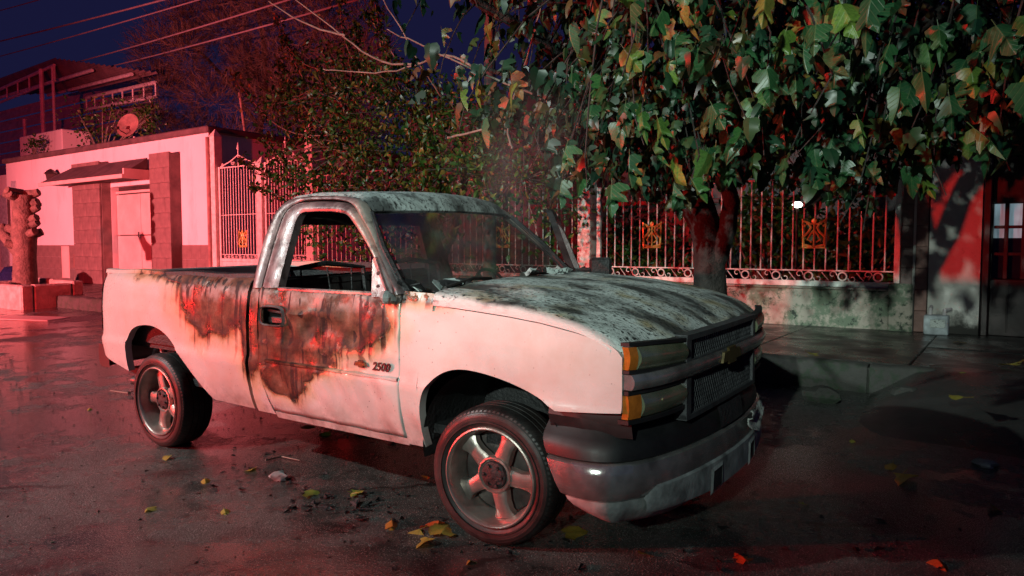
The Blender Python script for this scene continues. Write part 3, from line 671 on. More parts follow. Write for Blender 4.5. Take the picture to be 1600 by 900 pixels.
b = MB(); b.bbox(-10.34, -7.05, YF-.03, YF+.24, HS-.2, pz-.03, .02); tag(b.build('plinth_wall', MAT['plinth']), 'low plinth wall behind the truck bed', 'wall')
# stone pilaster right of the fence, plastered wall, dark door
RP = thing('stone_pilaster', 'narrow stone clad pilaster at right end of the white fence', 'pillar', (.85, YF-.02, HS))
b = MB(); b.box(0, .30, .02, .35, -.1, 3.2); b.build('core', MAT['stone'], RP, smooth=False)
tiles(0, .135, 0, 3.2, .135, .26, .02, MAT['stone'], RP, .03, stag=False); tiles(.165, .30, 0, 3.2, .135, .26, .02, MAT['stone2'], RP, .045, stag=False)
b = MB(); b.box(.136, .164, -.03, .019, 0, 3.2); b.build('mortar_strip', MAT['rwall'], RP, smooth=False)
RW = thing('plastered_wall', 'peeling plastered wall beside the dark door, glowing red', 'wall', (1.16, YF, 0))
b = MB(); P = [[(xx, -.03+.012*math.sin(zz*3+xx*5), zz) for zz in np.linspace(HS-.2, 4.2, 26)] for xx in np.linspace(0, .54, 6)]; b.grid(P); b.box(0, .54, .0, .4, HS-.2, 4.2); b.build('plaster', MAT['rwall'], RW, ang=60)
DR = thing('dark_door', 'dark brown metal door with small panes at right edge', 'door', (1.72, YF, HS))
b = MB(); b.bbox(0, .07, -.06, .3, 0, 3.2, .01); b.build('jamb', MAT['darkiron'], DR)
b = MB(); b.bbox(.075, 1.5, .02, .06, .0, .68, .01); b.bbox(.075, 1.5, .02, .06, 1.58, 3.2, .01); b.build('door_sheet', MAT['darkiron'], DR)
for xx in (.075, .225, .395, .56, .73): b = MB(); b.bbox(xx-.022 if xx > .1 else xx, xx+.022, .0, .06, .685, 1.575, .005); b.build('glazing_bar', MAT['darkiron'], DR)
for zz in (1.30, .98): b = MB(); b.bbox(.1, 1.5, .008, .055, zz-.018, zz+.018, .004); b.build('glazing_rail', MAT['darkiron'], DR)
for i, (xa, xb) in enumerate(((.10, .2), (.25, .37), (.42, .535), (.585, .705))):
    b = MB(); b.box(xa-.01, xb+.01, .065, .07, .69, 1.17); b.build('pane', MAT['darkpane'], DR, smooth=False)
    b = MB(); b.box(xa-.01, xb+.01, .065, .07, 1.17, 1.575); b.build('lit_pane', MAT['litpane'] if i < 2 else MAT['darkpane'], DR, smooth=False)
b = MB(); b.bbox(.25, .268, -.01, .02, .05, .62, .004); b.build('sheet_rib', MAT['darkiron'], DR)
b = MB(); b.box(1.60, 8, .0, .4, -.1, 4); b.build('side_wall', MAT['rwall'], DR, smooth=False)
ME = thing('meter_box', 'small pale grey box with pipe stub at foot of plastered wall', 'meter box', (1.28, YF-.22, HS))
b = MB(); b.bbox(-.13, .13, -.09, .09, .0, .24, .012); b.build('case', MAT['meter'], ME)
b = MB(); b.bbox(-.06, .1, -.1, -.091, .09, .19, .003); b.build('label_plate', MAT['plate'], ME)
b = MB(); b.tube([(-.07, 0, .24), (-.07, 0, .31), (-.07, .12, .33)], .022, 8); b.tube([(.08, 0, .24), (.08, 0, .30), (.14, .1, .31)], .022, 8); b.build('pipe', MAT['steel'], ME)
# garden behind the fence: house front, bushes, a lit bulb
b = MB(); b.box(-12, 14, 12.4, 12.8, HS-.1, 5.2); GH = thing('garden_house', 'dark house front behind the fence garden', 'house', (0, 12.4, HS)); b.v = [(x, y-12.4, z-HS) for x, y, z in b.v]; b.build('wall', MAT['darkiron'], GH, smooth=False)
b = MB(); b.bbox(-7, 6, -1.6, -1.45, 1.9, 1.98, .01); b.build('red_glow_beam', MAT['redlens'] , GH)  # red light along the beam is put into its colour
for xx in (-6.5, -1.0, 3.2): b = MB(); b.bbox(xx-.1, xx+.1, -1.62, -1.42, 0, 1.89, .02); b.build('porch_post', MAT['stone'], GH)
q = at(1246, 320, 8.3); BL = thing('garden_lamp', 'small lit white bulb shining behind the fence bars', 'lamp', (q[0], q[1], HS))
b = MB(); b.tube([(0, 0, 0), (0, 0, q[2]-HS-.05)], .02, 8); b.build('stem', MAT['darkiron'], BL)
b = MB(); b.lathe([(0, -.045), (.05, -.035), (.075, 0), (.05, .035), (0, .045)], 14, (0, 0, q[2]-HS), 'z'); b.build('bulb', MAT['bulb'], BL)
b = MB(); b.lathe([(.0, .07), (.10, .055), (.11, .045), (.03, .05)], 14, (0, 0, q[2]-HS), 'z'); b.build('lamp_hood', MAT['darkiron'], BL)
# utility pole in the shrub and thin rod behind the gates
q = at(765, 300, 6.9); b = MB(); b.tube([(q[0], 6.9, HS), (q[0], 6.9, 3), (q[0]+.02, 6.9, 6.2)], [.115, .10, .085], 14); tag(b.build('utility_pole', MAT['pole']), 'grey utility pole rising through the shrub behind the cab', 'pole')
a, c = at(388, 246, 10.5), at(374, 145, 10.5); b = MB(); b.tube([(a[0], 10.5, HS-.1), a, c], .035, 8); tag(b.build('thin_mast', MAT['stone2']), 'thin leaning rod behind the left gate leaf', 'mast')

# ================================================================== the burnt pickup truck
# truck frame: origin on the road under the near front wheel face; +x forward, +y away from the near side
W = 1.96; RW_ = .3455
TR = thing('pickup_truck', 'burnt white single cab pickup truck standing on the wet street', 'pickup truck')
TR.rotation_euler = (.018, 0, 0)
PROF = [(.38, .075), (.44, .05), (.50, .03), (.60, .010), (.70, -.002), (.745, -.006), (.765, .006), (.80, .010), (1.0, .012), (1.12, .024), (1.18, .036), (1.225, .056), (1.26, .085), (1.275, .115)]
def ybody(z, x=0):
    y = interp(z, PROF)
    if x > .45: y += .014*((x-.45)/.26)**2
    if x < -3.62: y += .05*((-3.62-x)/.21)**2
    return y
def sided(y, far): return W-y if far else y
def side_panel(name, m, xs, zb, zt, far=False, nz=26, dent=None, flange=.035, parent=None, fb=.05, shrinkx=None):
    P = []; xs = list(xs)
    for i, x in enumerate(xs):
        b0, t0 = zb(x), zt(x); col = []
        for j in range(nz+1):
            z = lerp(b0, t0, j/nz); xx = x+(shrinkx(x, z) if shrinkx else 0); y = ybody(z, xx)+(dent(xx, z) if dent else 0)
            col.append((xx, y, z))
        col = [(col[0][0], col[0][1]+fb, col[0][2]+.004)]+col+[(col[-1][0], col[-1][1]+flange, col[-1][2]-.002)]
        P.append(col)
    first = [(p[0]+.002, p[1]+flange, p[2]) for p in P[0]]; last = [(p[0]-.002, p[1]+flange, p[2]) for p in P[-1]]
    P = [first]+P+[last]
    if far: P = [[(x, W-y, z) for x, y, z in c] for c in P][::-1]
    return MB().grid(P[::-1]).build(name, m, parent or TR, ang=32)
PT = MAT['paint']
# wheel arches
RARCH = [(-3.40, .525), (-3.398, .60), (-3.385, .74), (-3.33, .835), (-3.22, .883), (-3.08, .897), (-2.95, .885), (-2.83, .84), (-2.72, .765), (-2.60, .66), (-2.47, .54), (-2.36, .44)]
FARCH = [(-.452, .41), (-.45, .50), (-.448, .62), (-.42, .71), (-.36, .785), (-.27, .838), (-.17, .860), (-.05, .855), (.08, .835), (.20, .805), (.30, .77), (.385, .725)]
def chaik(p):
    for _ in range(2): p = [p[0]]+[q for a, c in zip(p[:-1], p[1:]) for q in ((a[0]*.75+c[0]*.25, a[1]*.75+c[1]*.25), (a[0]*.25+c[0]*.75, a[1]*.25+c[1]*.75))]+[p[-1]]
    return p
RARCH, FARCH = chaik(RARCH), chaik(FARCH)
def xs_dense(x0, x1, n, extra): return sorted(set(list(np.round(np.linspace(x0, x1, n), 4))+[e for e in extra if x0 <= e <= x1]))
bedb = lambda x: interp(x, [(-3.83, .64), (-3.60, .575), (-3.401, .525)]+RARCH+[(-2.33, .43), (-1.90, .425)])
bedt = lambda x: 1.268-.012*max(0, (-3.7-x)/.13)**2
for far in (0, 1):
    dent = None if far else (lambda x, z: .012*math.exp(-((x+2.45)/.18)**2-((z-1.0)/.12)**2)-.006*math.exp(-((x+2.2)/.1)**2-((z-1.1)/.08)**2))
    side_panel('bed_side', PT, xs_dense(-3.83, -1.905, 70, [p[0] for p in RARCH]+[-3.4005]), bedb, bedt, far, 28, dent)
    # bed rail cap, burnt plastic along the front half
    b = MB(); 
    for (x0, x1, mm) in ((-3.80, -2.95, 0), (-2.945, -1.91, 1)):
        P = []
        for x in np.linspace(x0, x1, 14):
            zz = 1.27+.004*math.sin(x*9); P.append([(x, sided(.088, far), zz-.012), (x, sided(.095, far), zz+.014), (x, sided(.12, far), zz+.02), (x, sided(.175, far), zz+.018), (x, sided(.185, far), zz-.03)])
        b.grid(P if not far else P[::-1], mm)
    b.build('rail_cap', [PT, MAT['char']], TR)
    # lower cab: corner pillar, sill
    side_panel('cab_corner', PT, np.linspace(-1.872, -1.79, 5), lambda x: .415, lambda x: 1.205, far, 26, shrinkx=lambda x, z: .10*max(0, (.95-z)/.55)**2 if x > -1.85 else 0)
    side_panel('sill', PT, np.linspace(-1.69, -.575, 20), lambda x: .395, lambda x: .437, far, 4)
    # front fender
    fb_ = lambda x: interp(x, [(-.5755, .405), (-.4525, .405)]+FARCH+[(.40, .725), (.705, .752)])
    ft_ = lambda x: interp(x, [(-.5755, 1.228), (-.37, 1.222), (-.352, 1.215), (-.345, 1.162), (-.2, 1.153), (.107, 1.131), (.3, 1.111), (.484, 1.081), (.58, 1.06), (.643, 1.043), (.68, 1.022), (.706, .99)])
    side_panel('fender', PT, xs_dense(-.5755, .706, 66, [p[0] for p in FARCH]+[-.4523, -.352, -.345, .643, .69]), fb_, ft_, far, 28)
    # wheel wells
    for (cx, r, mm) in ((-3.02, .425, MAT['charmetal']), (-.02, .43, MAT['char'])):
        b = MB(); P = []
        for a in np.linspace(-.2, math.pi+.2, 22): P.append([(cx+r*math.cos(a)*1.02, sided(.045 if cx > -1 else .30, far), .44+r*math.sin(a)*(1 if cx < -1 else .97)), (cx+r*math.cos(a), sided(.55, far), .44+r*math.sin(a))])
        b.grid(P); q = [(cx+r*math.cos(a), sided(.55, far), .44+r*math.sin(a)) for a in np.linspace(-.2, math.pi+.2, 22)]; b.add(q, [tuple(range(22))]); b.build('wheel_well', mm, TR)
# crumpled inner structure seen in the rear arch
b = MB(); b.box(-3.42, -2.5, .285, .30, .60, .90); b.tube([(-3.36, .2, .62), (-3.12, .16, .88)], .018, 6); b.tube([(-3.3, .22, .70), (-2.75, .22, .78)], .022, 6); b.tube([(-3.22, .18, .85), (-3.18, .2, .5)], .025, 8); b.build('arch_bracing', MAT['valance'], TR)
# ---- doors
def dent_door(x, z):
    g = lambda cx, cz, sx, sz, a: a*math.exp(-((x-cx)/sx)**2-((z-cz)/sz)**2)
    d = g(-1.32, .98, .08, .065, .034)+g(-1.12, 1.0, .06, .05, .026)+g(-.95, .96, .09, .045, .022)+g(-1.5, .93, .05, .08, .020)-g(-1.22, .97, .025, .07, .016)-g(-1.42, 1.0, .03, .06, .012)
    d -= .018*math.exp(-((z-1.065-.012*math.sin(x*9))/.014)**2)*(1/(1+math.exp(-(x+1.62)*25)))*(1/(1+math.exp((x+1.02)*25)))
    d -= .010*math.exp(-((z-.872)/.014)**2)
    d += .006*math.sin(x*23+z*11)+.004*math.sin(x*47-z*31)*math.exp(-((z-1.0)/.13)**2)
    return d
shr = lambda x, z: (.10*max(0, (.95-z)/.55)**2)*max(0, min(1, (-1.2-x)/.6))
def door(far, parent, dent):
    # outer skin, leaving the burnt-out handle hole open on the near side
    P = []; xs = xs_dense(-1.782, -.578, 64, [-1.745, -1.53]); nz = 34
    zs = sorted(list(np.linspace(.443, 1.212, 32))+[.985, 1.095]); 
    V = []; 
    for x in xs:
        V.append([(x+shr(x, z), ybody(z)+(dent(x, z) if dent else 0), z) for z in zs])
    b = MB(); nzz = len(zs); base = 0; b.v = [p for c in V for p in c]
    for i in range(len(xs)-1):
        for j in range(nzz-1):
            xm, zm = (xs[i]+xs[i+1])/2, (zs[j]+zs[j+1])/2
            if not far and -1.745 < xm < -1.53 and .985 < zm < 1.095 and ((xm+1.6375)/.1075)**4+((zm-1.04)/.055)**4 < 1.05: continue
            b.f.append((i*nzz+j+nzz, i*nzz+j, i*nzz+j+1, (i+1)*nzz+j+1)[::-1]); b.m.append(0)
    if far: b.v = [(x, W-y, z) for x, y, z in b.v]
    return b
dn = door(0, None, dent_door)
DO = dn.build('door', PT, TR, ang=60)
md = DO.modifiers.new('thickness', 'SOLIDIFY'); md.thickness = .022; md.offset = -1
b = MB(); b.box(-1.77, -.60, .09, .10, .46, 1.16); b.build('door_liner', MAT['charmetal'], TR, smooth=False)
b = MB()   # rim of the handle opening with bits of mechanism
P = []
for a in np.linspace(0, 2*math.pi, 33):
    ca, sa = math.cos(a), math.sin(a); e = (abs(ca)**4+abs(sa)**4)**-.25; P.append([(-1.6375+.106*ca*e, .004, 1.04+.053*sa*e), (-1.6375+.112*ca*e, -.006, 1.04+.059*sa*e), (-1.6375+.120*ca*e, .012, 1.04+.066*sa*e)])
b.grid(P); hh = b.build('handle_opening', MAT['cabmetal'], TR)
b = MB(); b.bbox(-1.73, -1.55, .05, .07, .99, 1.03, .005); b.tube([(-1.72, .045, 1.07), (-1.56, .045, 1.06)], .01, 6); b.build('latch_mechanism', MAT['charmetal'], hh)
# lower door moulding
b = MB(); P = []
for x in np.linspace(-1.70, -.585, 30): P.append([(x, -.004, .752), (x, -.011, .757), (x, -.012, .768), (x, .004, .775)])
b.grid(P[::-1]); b.build('door_moulding', PT, TR)
# ---- cab upper: tumblehome rings
def yg(z): return interp(z, [(1.2, .045), (1.24, .058), (1.66, .235), (1.72, .27), (1.79, .34)])
def resamp(pts, n):
    p = np.array(pts, float); d = np.r_[0, np.cumsum(np.linalg.norm(np.diff(p, axis=0), axis=1))]; d /= d[-1]; t = np.linspace(0, 1, n)
    return [(float(np.interp(q, d, p[:, 0])), float(np.interp(q, d, p[:, 1]))) for q in t]
def smooth_poly(pts, it=2):
    for _ in range(it):
        o = [pts[0]]
        for a, c in zip(pts[:-1], pts[1:]): o += [(a[0]*.75+c[0]*.25, a[1]*.75+c[1]*.25), (a[0]*.25+c[0]*.75, a[1]*.25+c[1]*.75)]
        pts = o+[pts[-1]]
    return pts
Wl = smooth_poly([(-1.625, 1.212), (-1.655, 1.58), (-1.645, 1.672), (-1.55, 1.678), (-1.23, 1.667), (-1.13, 1.61), (-.845, 1.385), (-.80, 1.30), (-.785, 1.212)])
Dl = smooth_poly([(-1.775, 1.205), (-1.80, 1.60), (-1.765, 1.725), (-1.62, 1.742), (-1.25, 1.728), (-1.10, 1.655), (-.74, 1.315), (-.665, 1.225), (-.655, 1.205)])
Dl2 = [(x-.012 if i < len(Dl)/2.6 else x+(.012 if i > len(Dl)*.62 else 0), z+(.012 if len(Dl)/3.2 < i < len(Dl)*.9 else 0)) for i, (x, z) in enumerate(Dl)]
Ol = smooth_poly([(-1.872, 1.205), (-1.915, 1.45), (-1.90, 1.66), (-1.84, 1.765), (-1.70, 1.79), (-1.22, 1.772), (-1.07, 1.70), (-.70, 1.315), (-.60, 1.225), (-.575, 1.215)])
NU = 64
Wr, Dr, D2, Or = (resamp(l, NU) for l in (Wl, Dl, Dl2, Ol))
def ring3(A_, B_, name, m, far, parent, inner=.05, outer=.02, bulge=.012):
    P = []
    for (ax, az), (bx, bz) in zip(A_, B_):
        col = [(ax, yg(az)+inner, az), (ax, yg(az)+.004, az)]
        for t in (.2, .5, .8): x, z = lerp(ax, bx, t), lerp(az, bz, t); col.append((x, yg(z)-bulge*math.sin(math.pi*t), z))
        col += [(bx, yg(bz)+.004, bz), (bx, yg(bz)+outer, bz)]
        P.append([(x, sided(y, far), z) for x, y, z in col])
    return MB().grid(P if far else P[::-1]).build(name, m, parent, ang=50)
for far in (0, 1):
    ring3(D2, Or, 'cab_pillar', MAT['cabmetal'], far, TR, .07, .05, .016)
DF = ring3(Wr, Dr, 'window_frame', MAT['cabmetal'], 0, DO, .06, .05, .010)
b = MB(); b.bbox(-1.62, -.79, .04, .075, 1.19, 1.216, .008); b.build('window_sill', MAT['cabmetal'], DO)
# mirror triangle bracket with holes
b = MB(); tri = [(-.80, 1.215), (-.685, 1.215), (-.845, 1.395), (-.855, 1.37)]
b.add([(-.80, .03, 1.19), (-.675, .028, 1.195), (-.69, .035, 1.235), (-.84, .105, 1.405), (-.86, .105, 1.39), (-.80, .055, 1.19), (-.675, .053, 1.195), (-.69, .06, 1.235), (-.84, .13, 1.405), (-.86, .13, 1.39)], [(0,1,2,3,4), (9,8,7,6,5), (0,5,6,1), (1,6,7,2), (2,7,8,3), (3,8,9,4), (4,9,5,0)])
mb_ = b.build('mirror_bracket', MAT['cabmetal'], DO, smooth=False)
b = MB(); 
for (x, z) in ((-.765, 1.245), (-.785, 1.315)): b.lathe([(0, .0), (.013, .0), (.014, .006)], 10, (x, interp(z, [(1.19, .026), (1.405, .101)])+.002, z))
b.build('bolt_hole', MAT['char'], mb_)
lump('mirror_remnant', (-.66, .005, 1.165), .045, MAT['valance'], 5, .8, TR)
# roof with header curve down to the windscreen opening
b = MB(); P = []
for v in np.linspace(0, 1, 41):
    y = lerp(.30, W-.30, v); t = abs(2*v-1); row = []; bul = .075*(1-t**2.2)
    for (x, z, s) in ((-1.90, 1.655, 0), (-1.905, 1.70, .3), (-1.86, 1.758, .6), (-1.78, 1.786, 1), (-1.6, 1.795, 1), (-1.4, 1.79, 1), (-1.25, 1.78, 1), (-1.16, 1.762, .9), (-1.10, 1.735, .8), (-1.062, 1.70, .6), (-1.045, 1.668, .4), (-1.06, 1.655, .3), (-1.10, 1.66, .3)):
        edge = max(0, (t-.86)/.14)
        row.append((x+(bul if x > -1.3 else -.02*(1-t*t)), y, z+.028*s*(1-t*t)-.02*edge**2*(s > .5)))
    P.append(row)
b.grid(P); b.build('roof', MAT['roof'], TR, ang=60)
# windscreen remains: rubber/black edge along the A pillars, shards low down
for far in (0, 1):
    b = MB(); pts = [(-1.03, yg(1.66)+.04, 1.655), (-.83, .16, 1.455), (-.66, .11, 1.27), (-.585, .10, 1.20)]
    b.tube([(x, sided(y, far), z) for x, y, z in pts], [.016, .02, .026, .03], 7); b.build('windscreen_seal', MAT['char'], TR)
r_ = np.random.default_rng(4)
for i in range(7):
    b = MB(); s = .05+.06*r_.random(); x0, y0 = -.60+.03*i*r_.random(), .12+.05*i; z0 = 1.215
    b.add([(0, 0, 0), (s, .01, .012), (s*.6, s*.9, .03), (-s*.3, s*.6, .05), (0, 0, .006), (s, .01, .018), (s*.6, s*.9, .036), (-s*.3, s*.6, .056)], [(0,1,2,3), (7,6,5,4), (0,4,5,1), (1,5,6,2), (2,6,7,3), (3,7,4,0)])
    b.build('glass_shard', MAT['glassbits'] if i % 2 else MAT['char'], TR, smooth=False, loc=(x0, y0, z0), rot=(r_.uniform(-.3, .3), r_.uniform(-.4, .1), r_.uniform(0, 3)))
b = MB(); P = []      # sooty windscreen still hanging in its frame
for v in np.linspace(0, 1, 15):
    t = abs(2*v-1); row = []
    for u in np.linspace(0, 1, 9): row.append((lerp(-1.045+.07*(1-t*t), -.60+.03*(1-t*t), u)+.03*math.sin(math.pi*u)*.4, lerp(lerp(.30, .13, u), W-lerp(.30, .13, u), v), lerp(1.652+.02*(1-t*t), 1.20, u)))
    P.append(row)
b.grid(P); b.build('windscreen', MAT['sootglass'], TR, ang=60)
# rear cab wall with open rear window
b = MB(); xr = -1.885
b.bbox(xr-.02, xr+.03, .10, W-.10, .42, 1.20, .01)
b.add([(xr-.02, .08, 1.2), (xr-.03, .27, 1.68), (xr-.03, W-.27, 1.68), (xr-.02, W-.08, 1.2), (xr-.025, .24, 1.24), (xr-.03, .36, 1.60), (xr-.03, W-.36, 1.60), (xr-.025, W-.24, 1.24)]+[(xr+.02, y, z) for y, z in ((.08, 1.2), (.27, 1.68), (W-.27, 1.68), (W-.08, 1.2), (.24, 1.24), (.36, 1.60), (W-.36, 1.60), (W-.24, 1.24))],
      [(0,1,5,4), (1,2,6,5), (2,3,7,6), (3,0,4,7), (8,12,13,9), (9,13,14,10), (10,14,15,11), (11,15,12,8), (4,5,13,12), (5,6,14,13), (6,7,15,14), (7,4,12,15)])
b.build('cab_rear_wall', MAT['charmetal'], TR, smooth=False, fixn=True)
# cab interior: floor, dash beam, steering wheel, seat springs
b = MB(); b.box(-1.86, -.45, .12, W-.12, .44, .47); b.box(-.50, -.46, .12, W-.12, .47, 1.14); b.build('cab_floor', MAT['char'], TR, smooth=False)
b = MB(); P = []
for y in np.linspace(.12, W-.12, 15):
    s = .02*math.sin(y*7)+.015*math.sin(y*17); P.append([(-.48, y, 1.17+s), (-.62, y, 1.185+s), (-.74, y, 1.14+s*1.5), (-.78, y, 1.02+s), (-.70, y, .9)])
b.grid(P); b.tube([(-.66, .13, 1.0), (-.66, W-.13, 1.0)], .035, 10); b.build('dashboard_remains', MAT['char'], TR)
b = MB(); c = Vector((-1.02, 1.46, 1.10)); 
P = [tuple(c+Vector((.19*math.sin(a)*-.45, .19*math.cos(a), .19*math.sin(a)*.9))) for a in np.linspace(0, 2*math.pi, 25)]; b.tube(P, .012, 6, False); b.tube([c, c+Vector((.35, 0, -.14))], .03, 8)
for a in (0, 2.1, 4.2): b.tube([c, c+Vector((.19*math.sin(a)*-.45, .19*math.cos(a), .19*math.sin(a)*.9))], .01, 5)
b.build('steering_wheel', MAT['charmetal'], TR)
for k_, (y0, y1) in enumerate(((.20, .92), (1.02, 1.74))):
    b = MB(); pts = [(-1.40, y0, .62), (-1.72, y0, .72), (-1.80, y0, 1.30), (-1.78, (y0+y1)/2, 1.34), (-1.80, y1, 1.30), (-1.72, y1, .72), (-1.40, y1, .62)]
    b.tube(pts, .018, 6); 
    for i in range(3):
        y = lerp(y0+.16, y1-.12, i/2); b.tube([(-1.73, y, .75), (-1.77+.015*(i % 2), y+.02*math.sin(i*2), 1.0), (-1.79, y, 1.31)], .006, 5)
    for i in range(5): z = .8+i*.11; b.tube([(-1.74-.012*i, y0, z), (-1.74-.012*i, y1, z+.01)], .006, 5)
    b.box(-1.73, -1.15, y0, y1, .56, .64); b.build('seat_frame', MAT['char'], TR)
# open driver door on the far side
FD = bpy.data.objects.new('open_door', None); COL.objects.link(FD); FD.parent = TR; FD.location = (-.58, W-.0, 0); FD.rotation_euler = (0, 0, rad(-62))
b = door(1, None, None); b.v = [(x+.58, y-W, z) for x, y, z in b.v]; o = b.build('door_skin', PT, FD, ang=60); md = o.modifiers.new('thickness', 'SOLIDIFY'); md.thickness = .05; md.offset = -1
P = []
for (ax, az), (bx, bz) in zip(Wr, Dr):
    P.append([(ax+.58, -yg(az)-.05, az), (ax+.58, -yg(az), az), (bx+.58, -yg(bz), bz), (bx+.58, -yg(bz)-.05, bz)])
MB().grid(P).build('window_frame', MAT['charmetal'], FD, ang=40)
b = MB(); b.tube([(-.14, -.05, 1.24), (-.12, .06, 1.25)], .02, 6); b.bbox(-.20, -.10, .05, .22, 1.2, 1.34, .02); b.build('door_mirror', MAT['char'], FD)
# ---- front plan curve
def fx(y): t = abs(y-W/2)/(W/2); return .835-.10*t**4.5-.012*t**2
# hood
SEAM = [(-.36, 1.161), (-.2, 1.155), (.107, 1.133), (.3, 1.113), (.484, 1.083), (.643, 1.045), (.72, 1.015), (.85, .985)]
def hood_sec(d): return interp(d, [(0, .004), (.004, .034), (.012, .055), (.03, .068), (.10, .076), (.30, .088), (.36, .099), (.45, .099), (.98, .104)])
b = MB(); P = []; nv = 61
ysn = sorted(set(list(np.linspace(.02, W-.02, 45))+[.024, .03, .04, .055, .07, .09, .12]+[W-q for q in (.024, .03, .04, .055, .07, .09, .12)]))
for u in np.linspace(0, 1, 40):
    row = []
    for y in ysn:
        d = min(y, W-y)-.02; x0 = -.345-.10*(1-(abs(y-W/2)/(W/2))**2); x1 = fx(y)-.035
        if d < .05: x1 -= (.05-d)*.9
        x = lerp(x0, x1, u); fr = max(0, (u-.80)/.20)
        z = interp(x, SEAM)+hood_sec(d)*(1-.62*max(0, (u-.25)/.75)**1.8)
        z -= .028*fr**3
        z += .006*math.sin(x*7+y*3)*math.sin(y*4.3)*(.2 < y < 1.7)
        row.append((x, y+.012*(u > .9)*0, z))
    P.append(row)
P = [[(x-.004, y, z-.03) for x, y, z in P[0]]]+P+[[(x-.004, y, z-.035) for x, y, z in P[-1]]]
P = [[(r[0][0], r[0][1]+.03, r[0][2]-.004)]+r+[(r[-1][0], r[-1][1]-.03, r[-1][2]-.004)] for r in P]
b.grid(P); b.build('hood', MAT['hood'], TR, ang=50)
# cowl: burnt strip between hood and windscreen
b = MB(); P = []
for y in np.linspace(.09, W-.09, 26):
    k_ = .10*(1-(abs(y-W/2)/(W/2))**2); s = .012*math.sin(y*13)+.01*math.sin(y*29); P.append([(-.345-k_, y, 1.185), (-.42-k_, y, 1.20+s), (-.50-k_, y, 1.19+s), (-.56-k_, y, 1.215+s*.5), (-.62-k_*.5, y, 1.16)])
b.grid(P); b.build('cowl', MAT['char'], TR)
for i, (y0, y1) in enumerate(((.25, .85), (.95, 1.5))):
    b = MB(); b.tube([(-.46, y0, 1.235), (-.50, (y0+y1)/2, 1.27), (-.60, y1, 1.25)], .011, 6); b.tube([(-.46, y0, 1.2), (-.46, y0, 1.235)], .018, 6); b.build('wiper_arm', MAT['charmetal'], TR)
for i in range(5):      # curled pale flakes at the back of the hood
    y = .95+.13*i+r_.uniform(-.05, .05); b = MB(); l, w_ = .07+.09*r_.random(), .04+.05*r_.random()
    b.grid([[(l*(u-.5), w_*(v-.5), .035*abs(u-.4)+.02*math.sin(v*5+i)+.004) for v in (0, .5, 1)] for u in (0, .33, .66, 1)]); o = b.build('paint_flake', MAT['roof'], TR, loc=(-.40+r_.uniform(-.05, .08), y, 1.265+.01*(1-abs(y-1))), rot=(r_.uniform(-.3, .3), r_.uniform(-.5, .2), r_.uniform(0, 3)))
